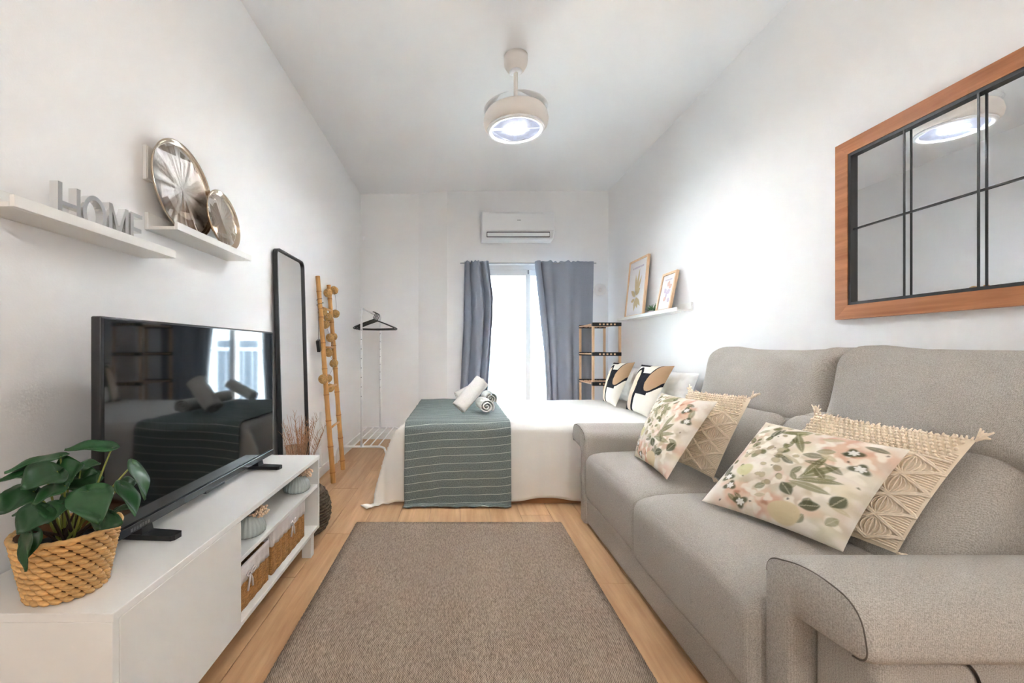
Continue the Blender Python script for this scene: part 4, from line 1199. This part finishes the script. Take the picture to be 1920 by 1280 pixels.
for k, (yy, yaw) in enumerate(((4.38, .05), (4.44, -.06), (4.49, .10), (4.55, -.03), (4.62, .12))):
    hg = thing('clothes_hanger', 'black plastic clothes hanger on the white rack rail', 'hanger', (RX, yy, RZ), 'black hangers on the rack')
    if k == 0:
        c = Vector((RX, yy, RZ))
        hk = [(0, 0, .0150)]; hook = [(-.018 * math.cos(a), 0, .0 + .018 * math.sin(a)) for a in [-.3 + q_ * (PI + .3 + .5) / 12 for q_ in range(13)]]
        hook = [Vector(p) + Vector((0, 0, -.0005)) for p in hook]
        end = hook[-1]; hook += [Vector((.008, 0, -.026)), Vector((0, 0, -.042)), Vector((0, 0, -.066))]
        m1 = MB().tube([c + p for p in hook], .0036, 8).build('hook', M_BLACKP, hg, True)
        arms = [(-.20, 0, -.155), (-.205, 0, -.145), (-.19, 0, -.135), (-.10, 0, -.098), (0, 0, -.062), (.10, 0, -.098), (.19, 0, -.135), (.205, 0, -.145), (.20, 0, -.155)]
        m2 = MB().tube([c + Vector(p) for p in arms], .0068, 8).build('shoulder', M_BLACKP, hg, True)
        m3 = MB().tube([c + Vector(p) for p in ((-.20, 0, -.156), (0, 0, -.160), (.20, 0, -.156))], .0055, 8).build('trouser_bar', M_BLACKP, hg, True)
        hanger0 = [m1, m2, m3]
    else:
        for m_ in hanger0: o = m_.copy(); COL.objects.link(o); o.parent = hg
        hg.rotation_euler.z = yaw

# ================================================================== BACK WALL
ac = thing('air_conditioner', 'white split air conditioner on the wall above the balcony door', 'air conditioner', (0.654, YB, 2.18))
AX0, AX1 = 0.266, 1.042
prof = round_poly([(YB - .001, 2.205, 0), (YB - .001, 2.505, 0.01), (YB - .185, 2.505, .05), (YB - .215, 2.47, .03), (YB - .215, 2.28, .03), (YB - .16, 2.205, .04)], 6)
loft(prof, [AX0, AX0 + .004, AX0 + .012, AX1 - .012, AX1 - .004, AX1], [.01, .003, 0, 0, .003, .01]).build('body', M_PLASTIC, ac, True, angle=.7)
MB().rbox(AX0 + .05, AX1 - .05, YB - .2165, YB - .19, 2.222, 2.278, .004).build('outlet_slot', mat('ac_slot', (.05, .05, .055), .6), ac)
Mf = Matrix.Translation((0, YB - .2185, 2.226)) @ Matrix.Rotation(-.06, 4, 'X')
MB().rbox(AX0 + .056, AX1 - .056, -.006, .0, 0, .040, .002, 2, Mf).build('flap', M_PLASTIC, ac)
MB().rbox(AX0 + .004, AX1 - .004, YB - .2185, YB - .212, 2.290, 2.468, .003).build('front_panel', M_PLASTIC, ac)
lg = MB()
for k in range(5): lg.box(.642 + k * .008, .648 + k * .008, YB - .2192, YB - .2184, 2.394, 2.404)
lg.build('maker_mark', M_GREY, ac)
sn = thing('wall_sensor', 'tiny round white sensor in the alcove corner near the clothes rack', 'sensor', (XL + .02, YA, 2.30))
MB().lathe([(0.0, .03), (.012, .028), (.020, .012), (.022, 0)], (XL + .03, YA, 2.29), 20, M=Matrix.Rotation(PI / 2, 4, 'X')).build('dome', M_PLASTIC, sn, True)

RODY, RODZ = 4.69, 1.968
rod = thing('curtain_rod', 'thin grey curtain rod above the balcony door', 'curtain rod', (.78, RODY, RODZ))
MB().tube([(.035, RODY, RODZ), (1.53, RODY, RODZ)], .006, 10).build('bar', mat('rod_grey', (.35, .36, .38), .4, metal=.6), rod, True)
for x in (.045, .81, 1.52):
    MB().tube([(x, YB, RODZ + .004), (x, RODY, RODZ + .004)], .005, 8).build('bracket', M_PLASTIC, rod, True)


def curtain(edgeL, edgeR, folds, amp, label, seed):
    """edge functions give X by height; folds listed as (centre, width) weights."""
    zs0, zs1 = .015, RODZ + .018

    def fn(u, v):
        z = zs0 + (zs1 - zs0) * v
        a, b = edgeL(z), edgeR(z); x = a + (b - a) * u
        ph = folds(u) * 2 * PI + 1.6 * nz(u * 3, z * .7, seed) + .8 * math.sin(z * 1.7 + seed) * (1 - v)
        aa = amp(u) * (.75 + .45 * (1 - v)) * (1 + .7 * nz(u * 5, z * .8, seed + 4))
        yy = RODY - .012 + aa * math.sin(ph) + .012 * nz(u * 9, z * 3, seed)
        if v > .93: z += .010 * nz(u * 16, 0, seed) + .006 * math.sin(u * 60) * (amp(u) > .012)
        return (x + .35 * aa * math.cos(ph * 1.0 + .6), yy, z)
    o = MB().grid(fn, 110, 70).build('curtain', M_CURT, None, True)
    md = o.modifiers.new('t', 'SOLIDIFY'); md.thickness = .0016
    return tag(o, label, 'curtain', 'blue grey curtains')


def lerpf(pts):
    zs = [p[0] for p in pts]; xs = [p[1] for p in pts]
    return lambda z: float(np.interp(z, zs, xs))


curtain(lerpf([(0, 0.0), (.48, .03), (1.3, .063), (1.97, .075)]), lerpf([(0, .30), (.48, .325), (.9, .36), (1.35, .395), (1.6, .40), (1.97, .345)]),
        lambda u: 3.4 * u + .25 * math.sin(u * 7), lambda u: .042, 'narrow blue grey curtain gathered between the alcove pier and the glass', 1)
curtain(lerpf([(0, 1.0), (.48, .985), (1.0, .955), (1.4, .92), (1.97, .865)]), lerpf([(0, 1.475), (.48, 1.475), (1.97, 1.50)]),
        lambda u: 4.4 * u ** .62 + .2 * math.sin(u * 9), lambda u: .044 * max(.10, 1 - 1.15 * u ** 1.3), 'wide blue grey curtain hanging behind the slim wooden shelf', 2)

# spot lamp on the back wall
sp = thing('wall_spot_lamp', 'small white wall spot lamp with wooden joint beside the wide curtain', 'lamp', (1.60, YB, 1.66))
MB().lathe([(0, .001), (.035, .001), (.035, .014), (.030, .018), (0, .018)], (1.60, YB, 1.67), 24, M=Matrix.Rotation(PI / 2, 4, 'X')).build('wall_plate', M_PLASTIC, sp, True, angle=.7)
MB().tube([(1.60, YB - .017, 1.67), (1.60, 4.66, 1.67)], .007, 10).build('arm', M_PEACH, sp, True)
MB().ball((1.60, 4.65, 1.67), .022, 2).build('joint', M_PEACH, sp, True)
d = Vector((-.35, -1, -.10)).normalized(); Mq = d.to_track_quat('Z', 'Y').to_matrix().to_4x4()
MB().lathe([(0, -.02), (.022, -.02), (.03, .0), (.06, .06), (.069, .085), (.069, .09), (.062, .088), (.05, .06), (.022, .035), (0, .03)], (1.55, 4.625, 1.665), 36, M=Mq).build('shade', M_PLASTIC, sp, True)
MB().ball(Vector((1.55, 4.625, 1.665)) + d * .058, .022, 2).build('bulb', M_PAPER, sp, True)

# slim shelf
shf = thing('slim_shelf', 'narrow wooden shelf stand with black perforated bands beside the curtain', 'shelf unit', (1.46, 4.38, 0))
hx0, hx1, hy0, hy1 = 1.328, 1.588, 4.165, 4.60
for x in (hx0, hx1):
    for yy in (hy0, hy1): MB().rbox(x - .011, x + .011, yy - .011, yy + .011, 0, 1.262, .002).build('post', M_PINE, shf)
for z in (.10, .39, .685, .975, 1.265):
    for yy in (hy0, hy1):
        bd = MB().rbox(hx0 - .012, hx1 + .012, yy - .016, yy + .016, z - .018, z + .018, .002).build('band', M_BLACKM, shf)
        for k in range(5):
            xx = hx0 + .062 + k * .036
            MB().rbox(xx - .009, xx + .009, yy - .0172, yy - .0158, z - .008, z + .008, .0006, 1).build('band_slot', M_PINE, bd)
    for k, x in enumerate(np.linspace(hx0 + .0, hx1 - .0, 6)):
        MB().rbox(x - .016, x + .016, hy0 + .016, hy1 - .016, z - .006, z + .007, .002).build('slat', M_PINE, shf)

# ================================================================== RIGHT WALL
def framed(yc, w_, h_, z0, xbot, xtop, label, art):
    tilt = math.asin((xtop - xbot) / h_)
    # local x -> room -Y (viewer's right), local y -> up, local z -> room -X
    M = Matrix.Translation((xbot, yc, z0)) @ Matrix.Rotation(tilt, 4, 'Y') @ Matrix(((0, 0, -1, 0), (-1, 0, 0, 0), (0, 1, 0, 0), (0, 0, 0, 1)))
    t = thing('framed_print', label, 'picture', (xbot, yc, z0), 'prints on the right ledge')
    f = .018; d = .020
    def bar(poly): MB().prism(poly, -d, 0, M).build('frame_bar', M_PINE, t)
    W = w_ / 2
    bar([(-W, 0), (W, 0), (W - f, f), (-W + f, f)]); bar([(W, 0), (W, h_), (W - f, h_ - f), (W - f, f)])
    bar([(W, h_), (-W, h_), (-W + f, h_ - f), (W - f, h_ - f)]); bar([(-W, h_), (-W, 0), (-W + f, f), (-W + f, h_ - f)])
    pp = MB().prism([(-W + f, f), (W - f, f), (W - f, h_ - f), (-W + f, h_ - f)], -d * .8, -d * .4, M).build('paper', M_PAPER, t)
    zl = -d * .4 + .0006
    for (kind, m_, pts) in art:
        MB().prism(pts, zl - .0005, zl, M).build(kind, m_, pp)
    return t


def leafp(cx, cy, ln, wd, th, n=10):
    up = [(ln * k / n, wd * math.sin(PI * (k / n) ** .85)) for k in range(n + 1)]; lo_ = [(x, -y) for x, y in reversed(up[1:-1])]
    return [(cx + x * math.cos(th) - y * math.sin(th), cy + x * math.sin(th) + y * math.cos(th)) for x, y in up + lo_]


art1 = [('printed_leaf', M_PRINT, leafp(0, .20, .20, .022, 1.75)), ('printed_leaf', M_PRINT, leafp(0, .20, .24, .022, 1.40)), ('printed_leaf', M_PRINT, leafp(.01, .20, .19, .018, 1.12)),
        ('printed_leaf', M_PRINT, leafp(-.01, .19, .12, .022, 2.6)), ('printed_leaf', M_PRINT, leafp(-.02, .16, .08, .016, 3.3)), ('printed_leaf', M_PRINT, leafp(.0, .20, .10, .022, .6)),
        ('printed_leaf', M_PRINT, leafp(.01, .18, .11, .03, -1.2)), ('printed_leaf', M_PRINT, leafp(0, .17, .12, .022, -1.75)), ('printed_leaf', M_PRINT, leafp(.03, .17, .11, .018, -.8))]
for k in range(9): art1.append(('printed_caption', M_PRINT2, [(-.11 + k * .026, .447), (-.092 + k * .026, .447), (-.092 + k * .026, .463), (-.11 + k * .026, .463)]))
art2 = [('printed_flower', M_PINK, leafp(0, .20, .05, .02, 1.2)), ('printed_flower', M_PINK, leafp(.02, .19, .05, .02, .4)), ('printed_flower', M_PRINT2, leafp(0, .15, .06, .02, .3)), ('printed_flower', M_PRINT2, leafp(-.01, .15, .05, .018, 2.2)),
        ('printed_flower', M_PRINT2, leafp(0, .16, .07, .012, -1.5)), ('printed_flower', M_PINK, leafp(-.03, .09, .05, .018, .6)), ('printed_flower', M_PRINT2, leafp(.03, .10, .05, .018, -.5))]
for k in range(5): art2.append(('printed_caption', M_PRINT2, [(-.055 + k * .022, .252), (-.040 + k * .022, .252), (-.040 + k * .022, .262), (-.055 + k * .022, .262)]))
framed(3.885, .40, .535, 1.3165, 1.600, 1.652, 'large wood-framed print of beige leaves on the long right ledge', art1)
framed(3.335, .225, .315, 1.3165, 1.597, 1.662, 'small wood-framed print of pale flowers on the long right ledge', art2)
sc_ = thing('small_succulent', 'little green succulent in a white pot between two framed prints', 'plant', (1.625, 3.56, 1.3105))
MB().lathe([(0, 0), (.020, 0), (.026, .032), (.022, .032), (.0, .028)], (1.625, 3.56, 1.3105), 20).build('pot', M_PAPER, sc_, True)
rs = random.Random(9)
for k in range(24):
    a = k * 2.4; el = .25 + .9 * (k / 24); ln = rs.uniform(.045, .07)
    b = Vector((1.625 + rs.uniform(-.006, .006), 3.56 + rs.uniform(-.02, .02), 1.340)); e = b + Vector((.6 * math.cos(a) * math.cos(el), 1.2 * math.sin(a) * math.cos(el), math.sin(el))) * ln
    MB().tube([b, b.lerp(e, .5), e], [.003, .0055, .001], 5).build('leaf', M_LEAF2, sc_, True)

# wall mirror in window-pane style
wm = thing('window_pane_mirror', 'wood-framed mirror with black glazing bars on wall above the sofa', 'mirror', (XR, 1.36, 1.15))
gy1, gy0, gz0, gz1 = 1.874, 0.852, 1.150, 1.908
fw_, ft = .058, .030
def wbar(y0, y1, y2, y3, za, zb_, zc, zd, nm='frame_bar'):
    MB().prism([(y0, za), (y1, zb_), (y2, zc), (y3, zd)], 0, ft, Matrix(((0, 0, -1, XR - .0005), (1, 0, 0, 0), (0, 1, 0, 0), (0, 0, 0, 1)))).build(nm, M_FRAMEW, wm)
wbar(gy0, gy1, gy1 - fw_, gy0 + fw_, gz0, gz0, gz0 + fw_, gz0 + fw_); wbar(gy0, gy1, gy1 - fw_, gy0 + fw_, gz1, gz1, gz1 - fw_, gz1 - fw_)
wbar(gy0, gy0, gy0 + fw_, gy0 + fw_, gz0, gz1, gz1 - fw_, gz0 + fw_); wbar(gy1, gy1, gy1 - fw_, gy1 - fw_, gz0, gz1, gz1 - fw_, gz0 + fw_)
iy0, iy1, iz0, iz1 = gy0 + fw_, gy1 - fw_, gz0 + fw_, gz1 - fw_
MB().box(XR - .012, XR - .006, iy0 - .005, iy1 + .005, iz0 - .005, iz1 + .005).build('mirror_glass', M_MIRROR, wm)
bt = .012
mb = MB(); mb.box(XR - .027, XR - .012, iy0, iy1, iz0, iz0 + bt); mb.box(XR - .027, XR - .012, iy0, iy1, iz1 - bt, iz1); mb.box(XR - .027, XR - .012, iy0, iy0 + bt, iz0 + bt, iz1 - bt); mb.box(XR - .027, XR - .012, iy1 - bt, iy1, iz0 + bt, iz1 - bt)
mb.build('inner_frame', M_BLACKM, wm)
for k in (1, 2, 3):
    yy = iy1 - (iy1 - iy0) * k / 4; MB().box(XR - .027, XR - .023, yy - .0028, yy + .0028, iz0 + bt, iz1 - bt).build('glazing_bar', M_BLACKM, wm)
zz = (iz0 + iz1) / 2
MB().box(XR - .0175, XR - .0125, iy0 + bt, iy1 - bt, zz - .003, zz + .003).build('glazing_bar', M_BLACKM, wm)
